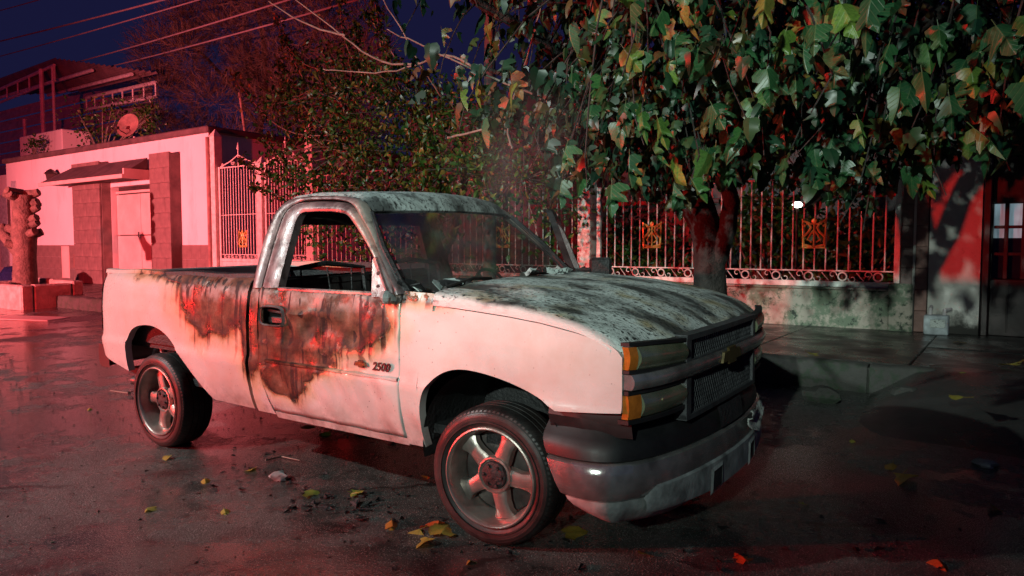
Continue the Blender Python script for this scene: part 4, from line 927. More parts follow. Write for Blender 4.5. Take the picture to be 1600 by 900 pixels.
# ---- front end
def fpatch(b, y0, y1, zlo, zhi, off=0, dep=.04, n=14, nz=4, mi=0, bul=.0):
    P = []
    for y in np.linspace(y0, y1, n):
        c = []; za, zc = zlo(y) if callable(zlo) else zlo, zhi(y) if callable(zhi) else zhi
        c.append((fx(y)+off-dep, y, za))
        for j in range(nz+1): t = j/nz; c.append((fx(y)+off+bul*math.sin(math.pi*t), y, lerp(za, zc, t)))
        c.append((fx(y)+off-dep, y, zc)); P.append(c)
    P = [[(x-dep, y, z) for x, y, z in P[0]]]+P+[[(x-dep, y, z) for x, y, z in P[-1]]]
    b.grid(P[::-1], mi); return b
b = MB(); b.box(.35, .66, .12, W-.12, .45, .99); b.build('radiator_support', MAT['char'], TR, smooth=False)
for far in (0, 1):
    Y = (lambda a, c: (a, c)) if not far else (lambda a, c: (W-c, W-a))
    tl_ = lambda y, far=far: interp(W-y if far else y, [(.02, 1.052), (.2, 1.046), (.44, 1.03)])
    bl_ = lambda y, far=far: interp(W-y if far else y, [(.02, .926), (.44, .912)])
    b = MB(); fpatch(b, *Y(.078, .44), lambda y: bl_(y)+.012, lambda y: tl_(y)-.016, -.005, .03, 14, 6, bul=.022); hl = b.build('headlight', MAT['lens'], TR, ang=50)
    for (nm_, par_z, zz0, zz1) in (('up', 0, .93, 1.03),):
        b = MB(); P = [[(fx(y)-.055-.02*math.sin(z*90), y, z) for z in np.linspace(.92, 1.04, 13)] for y in np.linspace(*Y(.10, .44), 10)]; b.grid(P); b.build('lamp_housing', MAT['rimdark'], hl)
        for cy_ in (.19, .34):
            c_ = sided(cy_, far); b = MB(); b.lathe([(.012, -.035), (.028, -.03), (.042, -.012), (.048, .008)], 18, (0, 0, 0), 'z'); b.v = [(fx(c_)-.045+z_, c_+x_, .977+y_) for x_, y_, z_ in b.v]; b.build('reflector', MAT['chrome'], hl)
    b = MB(); fpatch(b, *Y(.032, .075), lambda y: bl_(y)+.012, lambda y: tl_(y)-.016, -.006, .03, 6, 5, bul=.01); b.build('turn_lens', MAT['amber'], hl, ang=50)
    b = MB(); fpatch(b, *Y(.028, .445), lambda y: tl_(y)-.012, lambda y: tl_(y)+.004, .002, .04); fpatch(b, *Y(.028, .445), lambda y: bl_(y)-.004, lambda y: bl_(y)+.01, .002, .04); b.build('headlight_bezel', MAT['blackplastic'], hl, ang=50)
    b = MB(); fpatch(b, *Y(.108, .45), .725, lambda y: .822, -.012, .03, 14, 6, bul=.02); ll = b.build('lower_lamp', MAT['lens'], TR, ang=50)
    b = MB(); P = [[(fx(y)-.06-.015*math.sin(z*110), y, z) for z in np.linspace(.72, .83, 11)] for y in np.linspace(*Y(.12, .45), 8)]; b.grid(P); b.build('lamp_housing', MAT['rimdark'], ll)
    c_ = sided(.28, far); b = MB(); b.lathe([(.012, -.035), (.028, -.03), (.042, -.012), (.048, .008)], 18, (0, 0, 0), 'z'); b.v = [(fx(c_)-.05+z_, c_+x_, .775+y_) for x_, y_, z_ in b.v]; b.build('reflector', MAT['chrome'], ll)
    b = MB(); fpatch(b, *Y(.034, .105), .722, .825, -.01, .03, 6, 5, bul=.006); b.build('turn_lens', MAT['amber'], ll, ang=50)
    b = MB(); fpatch(b, *Y(.03, .47), .70, .719, -.004, .05); fpatch(b, *Y(.03, .47), .828, .846, -.004, .05); b.build('lamp_surround', MAT['blackplastic'], ll, ang=50)
# crossbar
b = MB(); fpatch(b, .03, W-.03, .852, .918, .012, .06, 50, 5, bul=.014); cb = b.build('crossbar', MAT['chrome'], TR, ang=50)
# gold bowtie outline on the crossbar
b = MB(); yc = W/2; bt = [(-.15, -.026), (-.06, -.026), (-.05, -.045), (.07, -.045), (.06, -.026), (.15, -.026), (.125, .026), (.045, .026), (.055, .045), (-.06, .045), (-.05, .026), (-.125, .026)]
xe = fx(yc)+.035
b.add([(xe-.012, yc+y, .885+z) for y, z in bt]+[(xe, yc+y*.96, .885+z*.94) for y, z in bt], [tuple(range(12, 24))]+[(i, (i+1) % 12, 12+(i+1) % 12, 12+i) for i in range(12)]); b.build('bowtie_emblem', MAT['gold'], cb, smooth=False, fixn=True)
# upper and lower grille openings
for (y0, y1, z0, z1, nm) in ((.50, W-.50, .925, 1.022, 'upper_grille'), (.50, W-.50, .665, .845, 'lower_grille')):
    b = MB(); P1, P2 = [], []
    fpatch(b, y0-.05, y1+.05, z1-.004, z1+.022, .004, .06, 40); fpatch(b, y0-.05, y1+.05, z0-.024, z0, .004, .06, 40); fpatch(b, y0-.05, y0, z0-.02, z1+.018, .003, .06, 5); fpatch(b, y1, y1+.05, z0-.02, z1+.018, .003, .06, 5)
    gr = b.build(nm, MAT['grille'], TR, ang=50)
    b = MB(); Rh = .0165; r = 0; z = z0+.004
    while z < z1:
        y = y0+(.5 if r % 2 else 0)*Rh*1.732
        while y < y1:
            x = fx(y)-.014; pts = [(x, min(y1, max(y0, y+Rh*math.sin(a_))), min(z1, max(z0, z+Rh*math.cos(a_)))) for a_ in np.arange(0, 7)*math.pi/3]
            b.tube(pts, .0034, 4, False); y += Rh*1.732
        z += Rh*1.5; r += 1
    b.build('grille_mesh', MAT['grille'], gr, smooth=False)
    b = MB(); b.box(fx(y0)-.10, fx(y0)-.085, y0-.02, y1+.02, z0-.01, z1+.01); b.build('grille_backing', MAT['char'], gr, smooth=False)
# ---- front bumper: swept section, ends cut back at a slant
def bump_plan(n=140):
    half = [(.30, .012), (.42, -.004), (.53, .0), (.62, .03), (.69, .09), (.745, .19), (.79, .34), (.825, .56), (.845, .78), (.85, .98)]
    half = smooth_poly(half, 2); full = half+[(x, W-y) for x, y in half[::-1][1:]]
    return resamp(full, n)
PLAN = bump_plan()
def sweep_bumper(b, sec, mi=0, cut=True, lift=0):
    "sec: list of (z, outward offset)"
    P = []; n = len(PLAN)
    for i, (x, y) in enumerate(PLAN):
        x2, y2 = PLAN[min(i+1, n-1)]; x1, y1 = PLAN[max(i-1, 0)]; tx, ty = x2-x1, y2-y1; l = math.hypot(tx, ty); nx, ny = ty/l, -tx/l
        col = []
        for z, o in sec:
            sh = max(0, (.62-z))*.50*max(0, 1-abs(i/(n-1) if i < n/2 else 1-i/(n-1))/.16) if cut else 0
            zz_ = z+(.36-z)*.42*max(0, 1-(i/(n-1) if i < n/2 else 1-i/(n-1))/.30)*lift
            col.append((x+nx*o+sh, y+ny*o, zz_))
        P.append(col)
    b.grid(P, mi); return b
b = MB(); sweep_bumper(b, [(.70, -.16), (.695, -.10), (.675, -.075), (.645, -.05), (.612, -.018), (.590, .004), (.56, .016), (.528, .020), (.52, .012), (.518, -.02)]); bp_ = b.build('bumper_top_pad', MAT['blackplastic'], TR, ang=45)
b = MB(); sweep_bumper(b, [(.515, -.03), (.518, .02), (.508, .034), (.47, .040), (.41, .040), (.365, .034), (.352, .02), (.35, -.03)]); bu = b.build('front_bumper', MAT['chrome'], TR, ang=45)
P = []
b = MB(); sweep_bumper(b, [(.358, -.02), (.345, .012), (.315, .016), (.27, .004), (.225, -.025), (.195, -.055), (.19, -.12)], lift=1); va = b.build('bumper_valance', MAT['valance'], bu, ang=45)
# panels set into the front of the bumper: lower insert with tow-hook opening
def bpoint(y, o, z):
    pl = PLAN[12:-12]; xx = interp(y, [(q[1], q[0]) for q in pl]); return (xx+o, y, z)
b = MB(); P = []
for y in np.linspace(.14, W-.14, 50):
    e = min((y-.14), (W-.14-y)); zt_ = .352+.055*min(1, e/.06); zl_ = .04*max(0, 1-min(y, W-y)/.7); P.append([bpoint(y, .028, .245+zl_), bpoint(y, .048, .26+zl_), bpoint(y, .052, .31), bpoint(y, .050, zt_-.012), bpoint(y, .036, zt_)])
b.grid(P); b.build('bumper_insert', MAT['valance'], bu, ang=45)
for yy in (.70, W-.70):
    b = MB(); b.add([bpoint(yy-.055, .0535, .255), bpoint(yy+.055, .0535, .27), bpoint(yy+.06, .0535, .365), bpoint(yy-.045, .0535, .355)], [(0,1,2,3)]); b.add([bpoint(yy-.07, .051, .24), bpoint(yy+.07, .051, .255), bpoint(yy+.075, .051, .38), bpoint(yy-.06, .051, .37), bpoint(yy-.055, .058, .255), bpoint(yy+.055, .058, .27), bpoint(yy+.06, .058, .365), bpoint(yy-.045, .058, .355)], [(0,1,5,4), (1,2,6,5), (2,3,7,6), (3,0,4,7)], 1)
    b.build('tow_hook_opening', [MAT['char'], MAT['valance']], bu, smooth=False)
b = MB(); P = []
for y in np.linspace(.80, 1.16, 10): P.append([bpoint(y, .028, .535), bpoint(y, .020, .60), bpoint(y, .008, .64)])
b.grid(P); b.build('bumper_notch', MAT['char'], bp_)
# crumpled licence plate
b = MB(); P = []
for i, y in enumerate(np.linspace(1.12, 1.42, 12)):
    t = i/11; P.append([bpoint(y, .075+.015*math.sin(t*6+j), lerp(.56-.02*math.sin(t*3), .40+.10*abs(t-.55)**1.2*2, j/5)+.012*math.sin(t*9+j*2)) for j in range(6)])
b.grid(P); o = b.build('licence_plate', MAT['plate'], TR, ang=60); md = o.modifiers.new('thickness', 'SOLIDIFY'); md.thickness = .003
# filler between fender and bumper
for far in (0, 1):
    b = MB(); P = []
    for x in np.linspace(.33, .72, 10): P.append([(x, sided(.045+max(0, x-.5)*.2, far), .752), (x, sided(.03+max(0, x-.5)*.25, far), .70), (x, sided(.06+max(0, x-.5)*.2, far), .62)])
    b.grid(P); b.build('fender_filler', MAT['blackplastic'], TR)
# ---- wheels
def wheel(name, loc, steer, far):
    e = bpy.data.objects.new(name, None); COL.objects.link(e); e.parent = TR; e.location = loc; e.rotation_euler = (0, RNG.uniform(0, 6), (math.pi if far else 0)+steer); e.rotation_mode = 'ZYX' if False else 'XYZ'
    b = MB(); R = RW_
    b.lathe([(.246, .018), (.262, .004), (.290, -.006), (.318, .002), (.334, .018), (.341, .034), (.3445, .052), (.3455, .075), (.337, .0755), (.337, .083), (.3455, .0835), (.3455, .118), (.336, .1185), (.336, .127), (.3455, .1275), (.3455, .162), (.337, .1625), (.337, .170), (.3455, .1705), (.3445, .196), (.338, .222), (.32, .245), (.285, .252), (.246, .238)], 72)
    b.build('tyre', MAT['rubber'], e, ang=40)
    # tread blocks on the shoulder
    b = MB(); b.grid([[((rr+dr)*math.cos(a), yy, (rr+dr)*math.sin(a)) for dr, yy in ((-.004, .002), (-.003, -.0085), (.003, -.0085), (.004, .0))] for rr in (.277,) for a in np.linspace(0, 2*math.pi, 49)]); b.build('sidewall_rib', MAT['rubber'], e)
    b = MB(); b.lathe([(.252, .012), (.249, .0), (.242, -.003), (.234, .004), (.230, .022), (.222, .06), (.212, .10), (.208, .20), (.23, .235)], 64); rm = b.build('rim', MAT['rim'], e, ang=50)
    b = MB(); b.lathe([(.0, .135), (.205, .135), (.207, .14)], 48); b.build('brake_drum', MAT['rimdark'], rm)
    for q in range(5):
        a = 2*math.pi*q/5; sp = MB(); P = []
        for r, hw, y0, y1 in ((.045, .044, .060, .105), (.09, .042, .058, .105), (.14, .036, .056, .105), (.18, .040, .060, .105), (.218, .062, .066, .11)):
            P.append([(r, y1, -hw*1.1), (r, y0+.012, -hw), (r, y0, -hw*.62), (r, y0, hw*.62), (r, y0+.012, hw), (r, y1, hw*1.1)])
        sp.grid(P); ca, sa = math.cos(a), math.sin(a); sp.v = [(x*ca-z*sa, y, x*sa+z*ca) for x, y, z in sp.v]; sp.build('spoke', MAT['rim'], rm, ang=40, fixn=True)
    b = MB(); b.lathe([(0, .060), (.074, .060), (.082, .048), (.090, .050), (.095, .07)], 28); b.build('hub_ring', MAT['rim'], rm)
    b = MB(); b.lathe([(0, .036), (.04, .038), (.066, .046), (.072, .060)], 24); 
    for q in range(6): a = 2*math.pi*q/6; b.lathe([(0, .030), (.009, .030), (.010, .05)], 6, (.05*math.cos(a), 0, .05*math.sin(a)))
    b.build('hub_cap', MAT['char'], rm)
    return e
wheel('wheel', (0, .005, RW_-.006), rad(6), 0); wheel('wheel', (-3.023, .02, RW_-.006), 0, 0)
wheel('wheel', (0, W-.005, RW_-.006), rad(6), 1); wheel('wheel', (-3.023, W-.02, RW_-.006), 0, 1)
# ---- bed interior, tailgate, rear lamps and bumper, underbody
b = MB(); b.box(-3.80, -1.93, .13, W-.13, .70, .74); b.box(-3.78, -1.93, .11, .128, .74, 1.26); b.box(-3.78, -1.93, W-.128, W-.11, .74, 1.26); b.box(-1.945, -1.925, .128, W-.128, .74, 1.255); b.build('bed_liner', MAT['char'], TR, smooth=False)
for k_ in range(2): b = MB(); b.bbox(-3.42, -2.6, .13 if not k_ else W-.38, .38 if not k_ else W-.13, .742, .96, .04); b.build('wheel_hump', MAT['charmetal'], TR)
b = MB(); b.bbox(-3.835, -3.785, .11, W-.11, .66, 1.262, .012); b.build('tailgate', PT, TR)
for far in (0, 1):
    b = MB(); P = []
    for z in np.linspace(.80, 1.215, 10): P.append([(-3.805, sided(ybody(z, -3.80)-.006, far), z), (-3.842, sided(ybody(z, -3.83)+.002, far), z), (-3.86, sided(ybody(z, -3.83)+.05, far), z), (-3.85, sided(ybody(z)+.13, far), z)])
    b.grid(P[::-1] if far else P); b.build('tail_light', MAT['redlens'], TR)
b = MB(); P = []
for y in np.linspace(.02, W-.02, 24):
    t = abs(y-W/2)/(W/2); x = -3.965+.16*t**5; P.append([(x+.06, y, .70), (x, y, .70), (x-.02, y, .66), (x-.01, y, .55), (x+.02, y, .52), (x+.07, y, .52)])
P = [[(-3.70, .03, p[2]) for p in P[0]]]+P+[[(-3.70, W-.03, p[2]) for p in P[0]]]
b.grid(P); b.build('rear_bumper', MAT['blackplastic'], TR, ang=50)
b = MB(); b.tube([(-3.2, .40, .36), (-3.75, .36, .35), (-3.95, .34, .34)], .036, 12, False); b.lathe([(.03, 0), (.034, .001)], 12, (-3.9, .34, .34)); b.build('exhaust_pipe', MAT['rimdark'], TR)
b = MB(); b.box(-3.75, .60, .46, .56, .36, .46); b.box(-3.75, .60, W-.56, W-.46, .36, .46); b.box(-3.6, .4, .13, W-.13, .47, .52); b.tube([(-3.02, .2, .33), (-3.02, W-.2, .33)], .05, 10); b.tube([(0, .2, .33), (0, W-.2, .33)], .04, 10); b.lathe([(0, -.14), (.1, -.1), (.13, 0), (.1, .1), (0, .14)], 14, (-3.02, W/2, .33)); b.build('chassis', MAT['char'], TR)
# ---- door badge: gold bowtie and 2500
def text_mesh(s, size, m, name, shear=.25):
    cu = bpy.data.curves.new(name, 'FONT'); cu.body = s; cu.size = size; cu.extrude = .0035; cu.shear = shear; cu.offset = .0016; cu.resolution_u = 3
    o = bpy.data.objects.new(name, cu); COL.objects.link(o); dg = bpy.context.evaluated_depsgraph_get(); me = bpy.data.meshes.new_from_object(o.evaluated_get(dg)); bpy.data.objects.remove(o); me.materials.clear(); me.materials.append(m); return me
me = text_mesh('2500', .063, MAT['badge'], 'door_badge')
put('door_badge', me, DO, (-.775, .0025, .797), (math.pi/2, 0, 0))
b = MB(); b.add([(-.865+y*.30, .0, .82+z*.36) for y, z in bt]+[(-.865+y*.30*.9, -.004, .82+z*.36*.85) for y, z in bt], [tuple(range(12, 24))]+[(i, (i+1) % 12, 12+(i+1) % 12, 12+i) for i in range(12)]); b.build('bowtie_emblem', MAT['gold'], DO, smooth=False, fixn=True)
b = MB(); b.add([(-.865+y*.38, .0035, .82+z*.46) for y, z in bt]+[(-.865+y*.36, .0015, .82+z*.44) for y, z in bt], [tuple(range(12, 24))]+[(i, (i+1) % 12, 12+(i+1) % 12, 12+i) for i in range(12)]); b.build('emblem_border', MAT['badge'], DO, smooth=False, fixn=True)

# ================================================================== vegetation
def leaf_mesh(seed, kind='fig'):
    "one lobed leaf, base at origin, tip along +y, face +z; returns verts, faces, uv"
    r = np.random.default_rng(seed)
    if kind == 'fig':
        if seed % 3 == 0: half = [(.03, -.03), (.20, -.12), (.42, -.04), (.50, .12), (.24, .25), (.42, .40), (.52, .58), (.20, .53), (.23, .74), (.11, .95), (0, 1.08)]
        elif seed % 3 == 1: half = [(.03, -.04), (.24, -.12), (.44, .02), (.47, .20), (.29, .32), (.46, .50), (.40, .62), (.19, .60), (.20, .78), (.08, .98), (0, 1.08)]
        else: half = [(.04, -.05), (.28, -.12), (.43, .03), (.42, .22), (.36, .38), (.40, .52), (.26, .64), (.21, .80), (.11, .94), (.04, 1.02), (0, 1.07)]
        if seed >= 12: half = [(x*.55, y) for x, y in half]
    else: half = [(.05, .0), (.22, .15), (.28, .38), (.22, .64), (.10, .86), (0, 1.0)]
    fold = r.uniform(.2, 1.0); droop = r.uniform(.1, .8); curl = r.uniform(-.4, .6); tw = r.uniform(-.9, .9)
    if kind == 'fig' and seed >= 12: fold = r.uniform(1.0, 2.2); droop = r.uniform(.3, 1.2); tw = r.uniform(-2.5, 2.5)
    V, Fc, UV = [], [], []
    n = len(half)
    for s in (-1, 1):
        b0 = len(V)
        for i, (hx, hy) in enumerate(half):
            sx = s*hx*(1+.08*r.standard_normal()*(kind == 'fig')); yc = min(max(hy, .0), 1.0)*.97
            for t in (0, .5, 1):
                x = sx*t; y = lerp(yc, hy, t)
                z = -fold*abs(x)*.8-droop*y*y*.6+curl*x*x*1.6+tw*x*y*.6+.03*math.sin(9*y+s*2)*abs(x)*2
                V.append((x, y, z)); UV.append((.5+x, y))
        for i in range(n-1):
            for t in range(2):
                q = (b0+i*3+t, b0+i*3+t+1, b0+(i+1)*3+t+1, b0+(i+1)*3+t); Fc.append(q if s > 0 else q[::-1])
    return np.array(V), Fc, np.array(UV)
def leaf_to_mesh(name, data, m, stalk=True):
    V, Fc, UV = data; V = V.tolist(); Fc = list(Fc); UV = UV.tolist()
    if stalk:
        n = len(V); V += [(-.012, 0, 0), (.012, 0, 0), (.01, -.25, .05), (-.01, -.25, .05)]; UV += [(.5, 0)]*4; Fc.append((n, n+1, n+2, n+3))
    me = bpy.data.meshes.new(name); me.from_pydata(V, [], Fc); me.materials.append(m)
    uv = me.uv_layers.new(name='UVMap')
    idx = np.zeros(len(me.loops), int); me.loops.foreach_get('vertex_index', idx); uv.data.foreach_set('uv', np.array(UV)[idx].ravel())
    me.shade_smooth(); me.update(); return me
def frame(d, nrm):
    "rotation columns: y along d, z near nrm"
    d = d/np.linalg.norm(d); x = np.cross(d, nrm); x /= np.linalg.norm(x)+1e-9; z = np.cross(x, d); return np.stack([x, d, z], 1)
def mass(name, datas, Ps, Rs, Ss, m, parent, rng):
    "many leaves joined into one mesh with a tint value for each"
    Vs, Fi, cnt, tint, UVs = [], [], 0, [], []
    base = [(np.array(d[0]), [np.array(f) for f in d[1]], d[2]) for d in datas]
    for k_, (p, R, s) in enumerate(zip(Ps, Rs, Ss)):
        V, Fc, UV = base[k_ % len(base)]
        Vs.append((V*s)@R.T+p); Fi += [tuple((f+cnt).tolist()) for f in Fc]; tint.append(np.full(len(V), rng.random())); UVs.append(UV); cnt += len(V)
    me = bpy.data.meshes.new(name); me.from_pydata(np.concatenate(Vs).tolist(), [], Fi); me.materials.append(m)
    a = me.attributes.new('tint', 'FLOAT', 'POINT'); a.data.foreach_set('value', np.concatenate(tint).astype(np.float32)); me.shade_smooth(); me.update()
    o = put(name, me, parent); o['kind'] = 'stuff'; return o
def bez(pts, n):
    p = smooth_poly3(pts); return p
def smooth3(pts, it=2):
    pts = [np.array(p, float) for p in pts]
    for _ in range(it):
        o = [pts[0]]
        for a, c in zip(pts[:-1], pts[1:]): o += [a*.75+c*.25, a*.25+c*.75]
        pts = o+[pts[-1]]
    return pts
def limb(par, pts, r0, r1, m, name='branch', n=9, wob=.0, seed=0):
    P = smooth3(pts); r = np.random.default_rng(seed); L = len(P)
    if wob: P = [p+r.normal(0, wob, 3)*(0 < i < L-1) for i, p in enumerate(P)]
    b = MB(); b.tube(P, [lerp(r0, r1, (i/(L-1))**.8) for i in range(L)], n); return b.build(name, m, par, ang=70)

# ------------------------------------------------------------------ big leaved tree over the truck
TX, TY = -.70, 5.0
FT = thing('fig_tree', 'large leaved tree overhanging the burnt truck, trunk by the white fence', 'tree', (TX, TY, HS))
def lt(p): return np.array(p, float)-np.array([TX, TY, HS])
bk = MAT['bark']
tp_ = smooth3([(-.70, 5.0, .2), (-.69, 5.0, .6), (-.70, 5.0, 1.0), (-.71, 5.0, 1.45), (-.80, 4.98, 1.9), (-.98, 4.92, 2.3)]); r = [.24, .20, .185, .175, .17, .165, .16, .16, .15, .13, .09]
b = MB(); b.tube([lt(p) for p in tp_], list(np.interp(np.linspace(0, 1, len(tp_)), np.linspace(0, 1, 11), r)), 16)
for i, v in enumerate(b.v):   # ribbed bark outline
    a = math.atan2(v[1], v[0]+.05); rr = 1+.07*math.sin(5*a+v[2]*2)+.04*math.sin(9*a-v[2]*3); b.v[i] = (v[0]*rr, v[1]*rr, v[2])
b.build('trunk', bk, FT, ang=60)
LIMBS = [
 [(-.78, 4.98, 1.6), (-1.0, 4.9, 2.1), (-1.45, 4.5, 2.8), (-2.0, 3.9, 3.5), (-2.6, 3.2, 4.0)],
 [(-.66, 5.0, 1.2), (-.47, 4.95, 1.7), (-.40, 4.8, 2.3), (.1, 4.3, 3.1), (.9, 3.5, 3.8), (1.6, 2.6, 4.2)],
 [(-.42, 4.85, 2.1), (.2, 4.6, 2.7), (1.3, 4.0, 3.2), (2.4, 3.3, 3.6)],
 [(-1.0, 4.9, 2.1), (-1.0, 4.2, 2.8), (-.8, 3.2, 3.3), (-.4, 2.2, 3.6), (.2, 1.2, 3.8)],
 [(-.4, 4.8, 2.3), (-.6, 5.4, 3.2), (-.2, 6.0, 4.0)],
 [(.9, 3.5, 3.8), (2.0, 2.4, 3.7), (2.9, 1.5, 3.6)],
 [(-1.45, 4.5, 2.8), (-2.4, 4.6, 3.3), (-3.3, 4.2, 3.6)]]
LR = [(.11, .045), (.115, .045), (.10, .03), (.10, .03), (.10, .04), (.06, .02), (.07, .02)]
for i, (L_, (r0, r1)) in enumerate(zip(LIMBS, LR)): limb(FT, [lt(p) for p in L_], r0, r1, bk, 'limb', 10, .012, i)
# long bare twigs crossing the sky at upper left (kept at their real distance from the trunk)
TW = [[(890, 182, 3.6), (840, 150, 3.4), (760, 118, 3.2), (690, 85, 3.0), (640, 62, 2.9), (605, 46, 2.8)],
      [(760, 118, 3.2), (700, 80, 3.2), (655, 100, 3.2), (600, 116, 3.1), (505, 108, 3.0)],
      [(690, 150, 3.6), (655, 100, 3.2), (630, 50, 3.1), (592, -10, 3.0)],
      [(655, 100, 3.4), (590, 100, 3.3), (530, 50, 3.2), (455, -6, 3.1)],
      [(800, 232, 3.8), (790, 195, 3.7), (830, 70, 3.4), (850, -10, 3.2)],
      [(540, 56, 3.2), (480, 40, 3.2), (420, 2, 3.1)],
      [(700, 215, 3.8), (770, 200, 3.7), (808, 150, 3.6), (826, 90, 3.5)]]
for i, pl in enumerate(TW): limb(FT, [lt(at(*p)) for p in pl], .017, .006, MAT['twig'], 'twig', 6, .006, 40+i)
limb(FT, [lt((-1.2, 4.7, 2.5)), lt(at(960, 150, 4.2)), lt(at(900, 186, 3.7)), lt(at(850, 158, 3.5))], .035, .018, MAT['twig'], 'branch', 7, .006, 55)
# crown: clusters of hanging leaves round the twigs, inside the crown's real outline
LOW = [(540, 20), (600, 120), (680, 175), (760, 190), (800, 195), (840, 225), (865, 300), (930, 305), (1000, 300), (1050, 325), (1090, 308), (1130, 275), (1180, 270), (1235, 292), (1270, 318), (1310, 305), (1350, 325), (1400, 290), (1440, 280), (1470, 240), (1530, 235), (1600, 225), (1700, 230)]
SPARSE = [(480, .0), (560, .02), (640, .09), (700, .17), (760, .33), (830, .65), (870, 1), (950, 1), (1700, 1)]
rng = np.random.default_rng(21)
from mathutils import noise as mnoise
def in_crown(p):
    x, y, z = p
    if mnoise.noise(Vector((x*.95, y*.95, z*1.2))) < -.10: return False
    if z < 1.75: return False
    return ((x-.9)/4.4)**2+((y-3.6)/3.5)**2+((z-3.7)/2.1)**2 < 1
cl = []
while len(cl) < 860:
    p = np.array([rng.uniform(-3.8, 5.4), rng.uniform(.2, 7), rng.uniform(1.7, 5.6)])
    if not in_crown(p): continue
    X, Y, Z = prj(p)
    if Z < 3.2: continue
    if X < 1700 and Y > -40:
        if X < 520 or Y > np.interp(X, *zip(*LOW))-18: continue
        if rng.random() > np.interp(X, *zip(*SPARSE)): continue
    elif X < 560: continue
    if Y <= -40 and rng.random() > .45: continue
    cl.append(p)
FIG = [leaf_mesh(s) for s in range(18)]
Ps, Rs, Ss = [], [], []
tw = MB()
skel = [np.array(p) for L_ in LIMBS for p in smooth3(L_)[3:]]
for ci, c in enumerate(cl):
    j = min(range(len(skel)), key=lambda q: np.linalg.norm(skel[q]-c)+.0); a = skel[j]
    d = np.linalg.norm(c-a); mid = (a+c)/2+np.array([0, 0, .18*d])+rng.normal(0, .05, 3)
    tip = c+np.array([rng.normal(0, .08), rng.normal(0, .08), -.25])
    tw.tube([lt(p) for p in smooth3([a, mid, c, tip], 1)], [.012, .011, .009, .007, .006, .005, .004][:len(smooth3([a, mid, c, tip], 1))]+[.004]*max(0, len(smooth3([a, mid, c, tip], 1))-7), 4, False)
    for q in range(rng.integers(9, 15)):
        p = c+rng.normal(0, 1, 3)*np.array([.20, .20, .22])
        X, Y, Z = prj(p)
        if Z < 2.3 or (X < 1700 and Y > np.interp(X, *zip(*LOW))): continue
        out = p-np.array([.6, 4.4, 3.0]); out[2] = 0; out = out/(np.linalg.norm(out)+1e-6)
        dn = np.array([0, 0, -1.0])+.4*out+rng.normal(0, .30, 3)
        nr = out*.9+np.array([0, 0, .35])+rng.normal(0, .55, 3)
        Ps.append(p); Rs.append(frame(dn, nr)); Ss.append(rng.uniform(.08, .20) if rng.random() < .8 else rng.uniform(.05, .08))
tw.build('twigs', MAT['bark'], FT, ang=70)['kind'] = 'stuff'
Ps = np.array(Ps)
vis = []
for i, p in enumerate(Ps):
    X, Y, Z = prj(p); vis.append(Ss[i]/Z if (-20 < X < 1620 and -30 < Y < 400) else 0)
order = np.argsort(-np.array(vis)); front = set(order[:285].tolist())
FM = [leaf_to_mesh('leaf', d, MAT['leaf']) for d in FIG]
def leaf_obj(p, R, s, i, parent, off):
    o = bpy.data.objects.new('leaf', FM[i % 18]); COL.objects.link(o); o.parent = parent
    M_ = Matrix([[*(R[r_i]*s), p[r_i]-off[r_i]] for r_i in range(3)]+[[0, 0, 0, 1]]); o.matrix_local = M_; return o
off = np.array([TX, TY, HS])
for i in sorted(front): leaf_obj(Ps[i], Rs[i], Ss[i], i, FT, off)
# leaves hanging from the bare twigs, one by one as they show
for i, (px, py, Y, s, a) in enumerate([(690, 72, 3.1, .17, .1), (712, 130, 3.3, .20, -.2), (762, 65, 3.2, .19, .15), (775, 90, 3.2, .17, -.2), (860, 25, 3.2, .20, .1), (845, 45, 3.3, .17, .5), (935, 195, 3.6, .16, .1), (600, 105, 3.1, .09, 1.2), (720, 88, 3.2, .12, .4), (1215, 100, 2.0, .22, .0), (1190, 90, 2.1, .17, .6)]):
    p = at(px, py-(25 if s > .12 else 0), Y); R = frame(np.array([math.sin(a)*.6, -.1, -1.0]), np.array([-.35, -.9, .25])); leaf_obj(p, R, s, i, FT, off)
rest = [i for i in range(len(Ps)) if i not in front]
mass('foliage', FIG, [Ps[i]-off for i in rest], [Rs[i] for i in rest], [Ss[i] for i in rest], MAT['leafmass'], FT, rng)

# ------------------------------------------------------------------ small leaved shrub behind the cab
SX, SY = -4.3, 5.6
SH = thing('shrub', 'tall small leaved shrub with arching shoots behind the truck cab', 'shrub', (SX, SY, HS)); off = np.array([SX, SY, HS])
a = at(690, 420, SY); 
limb(SH, [np.array(p)-off for p in ((a[0], SY, HS-.1), at(690, 400, SY), at(678, 350, SY), at(690, 250, SY), at(650, 180, SY))], .15, .05, MAT['bark'], 'trunk', 10, .02, 3)
limb(SH, [np.array(p)-off for p in (at(690, 400, SY), at(712, 350, SY), at(725, 270, SY+.2), at(770, 190, SY+.3))], .10, .04, MAT['bark'], 'limb', 9, .02, 4)
SM = [leaf_mesh(s, 'small') for s in range(3, 8)]
SM = [(d[0], d[1], d[2]) for d in SM]
rng = np.random.default_rng(5); Ps, Rs, Ss = [], [], []
LO = [(400, 240), (440, 300), (480, 390), (560, 400), (700, 420), (860, 420), (890, 330)]
HI = [(430, 150), (470, 90), (520, 60), (560, 70), (620, 110), (700, 150), (780, 180), (880, 230)]
cc = []
while len(cc) < 330:
    px, py = rng.uniform(425, 890), rng.uniform(60, 420)
    if py < np.interp(px, *zip(*HI)) or py > np.interp(px, *zip(*LO)): continue
    dens = 1 if px < 800 else .55
    if py > 330: dens *= .5
    if 705 < px < 830 and py > 315: continue
    if rng.random() > dens: continue
    cc.append(at(px, py, SY+rng.normal(0, .75)))
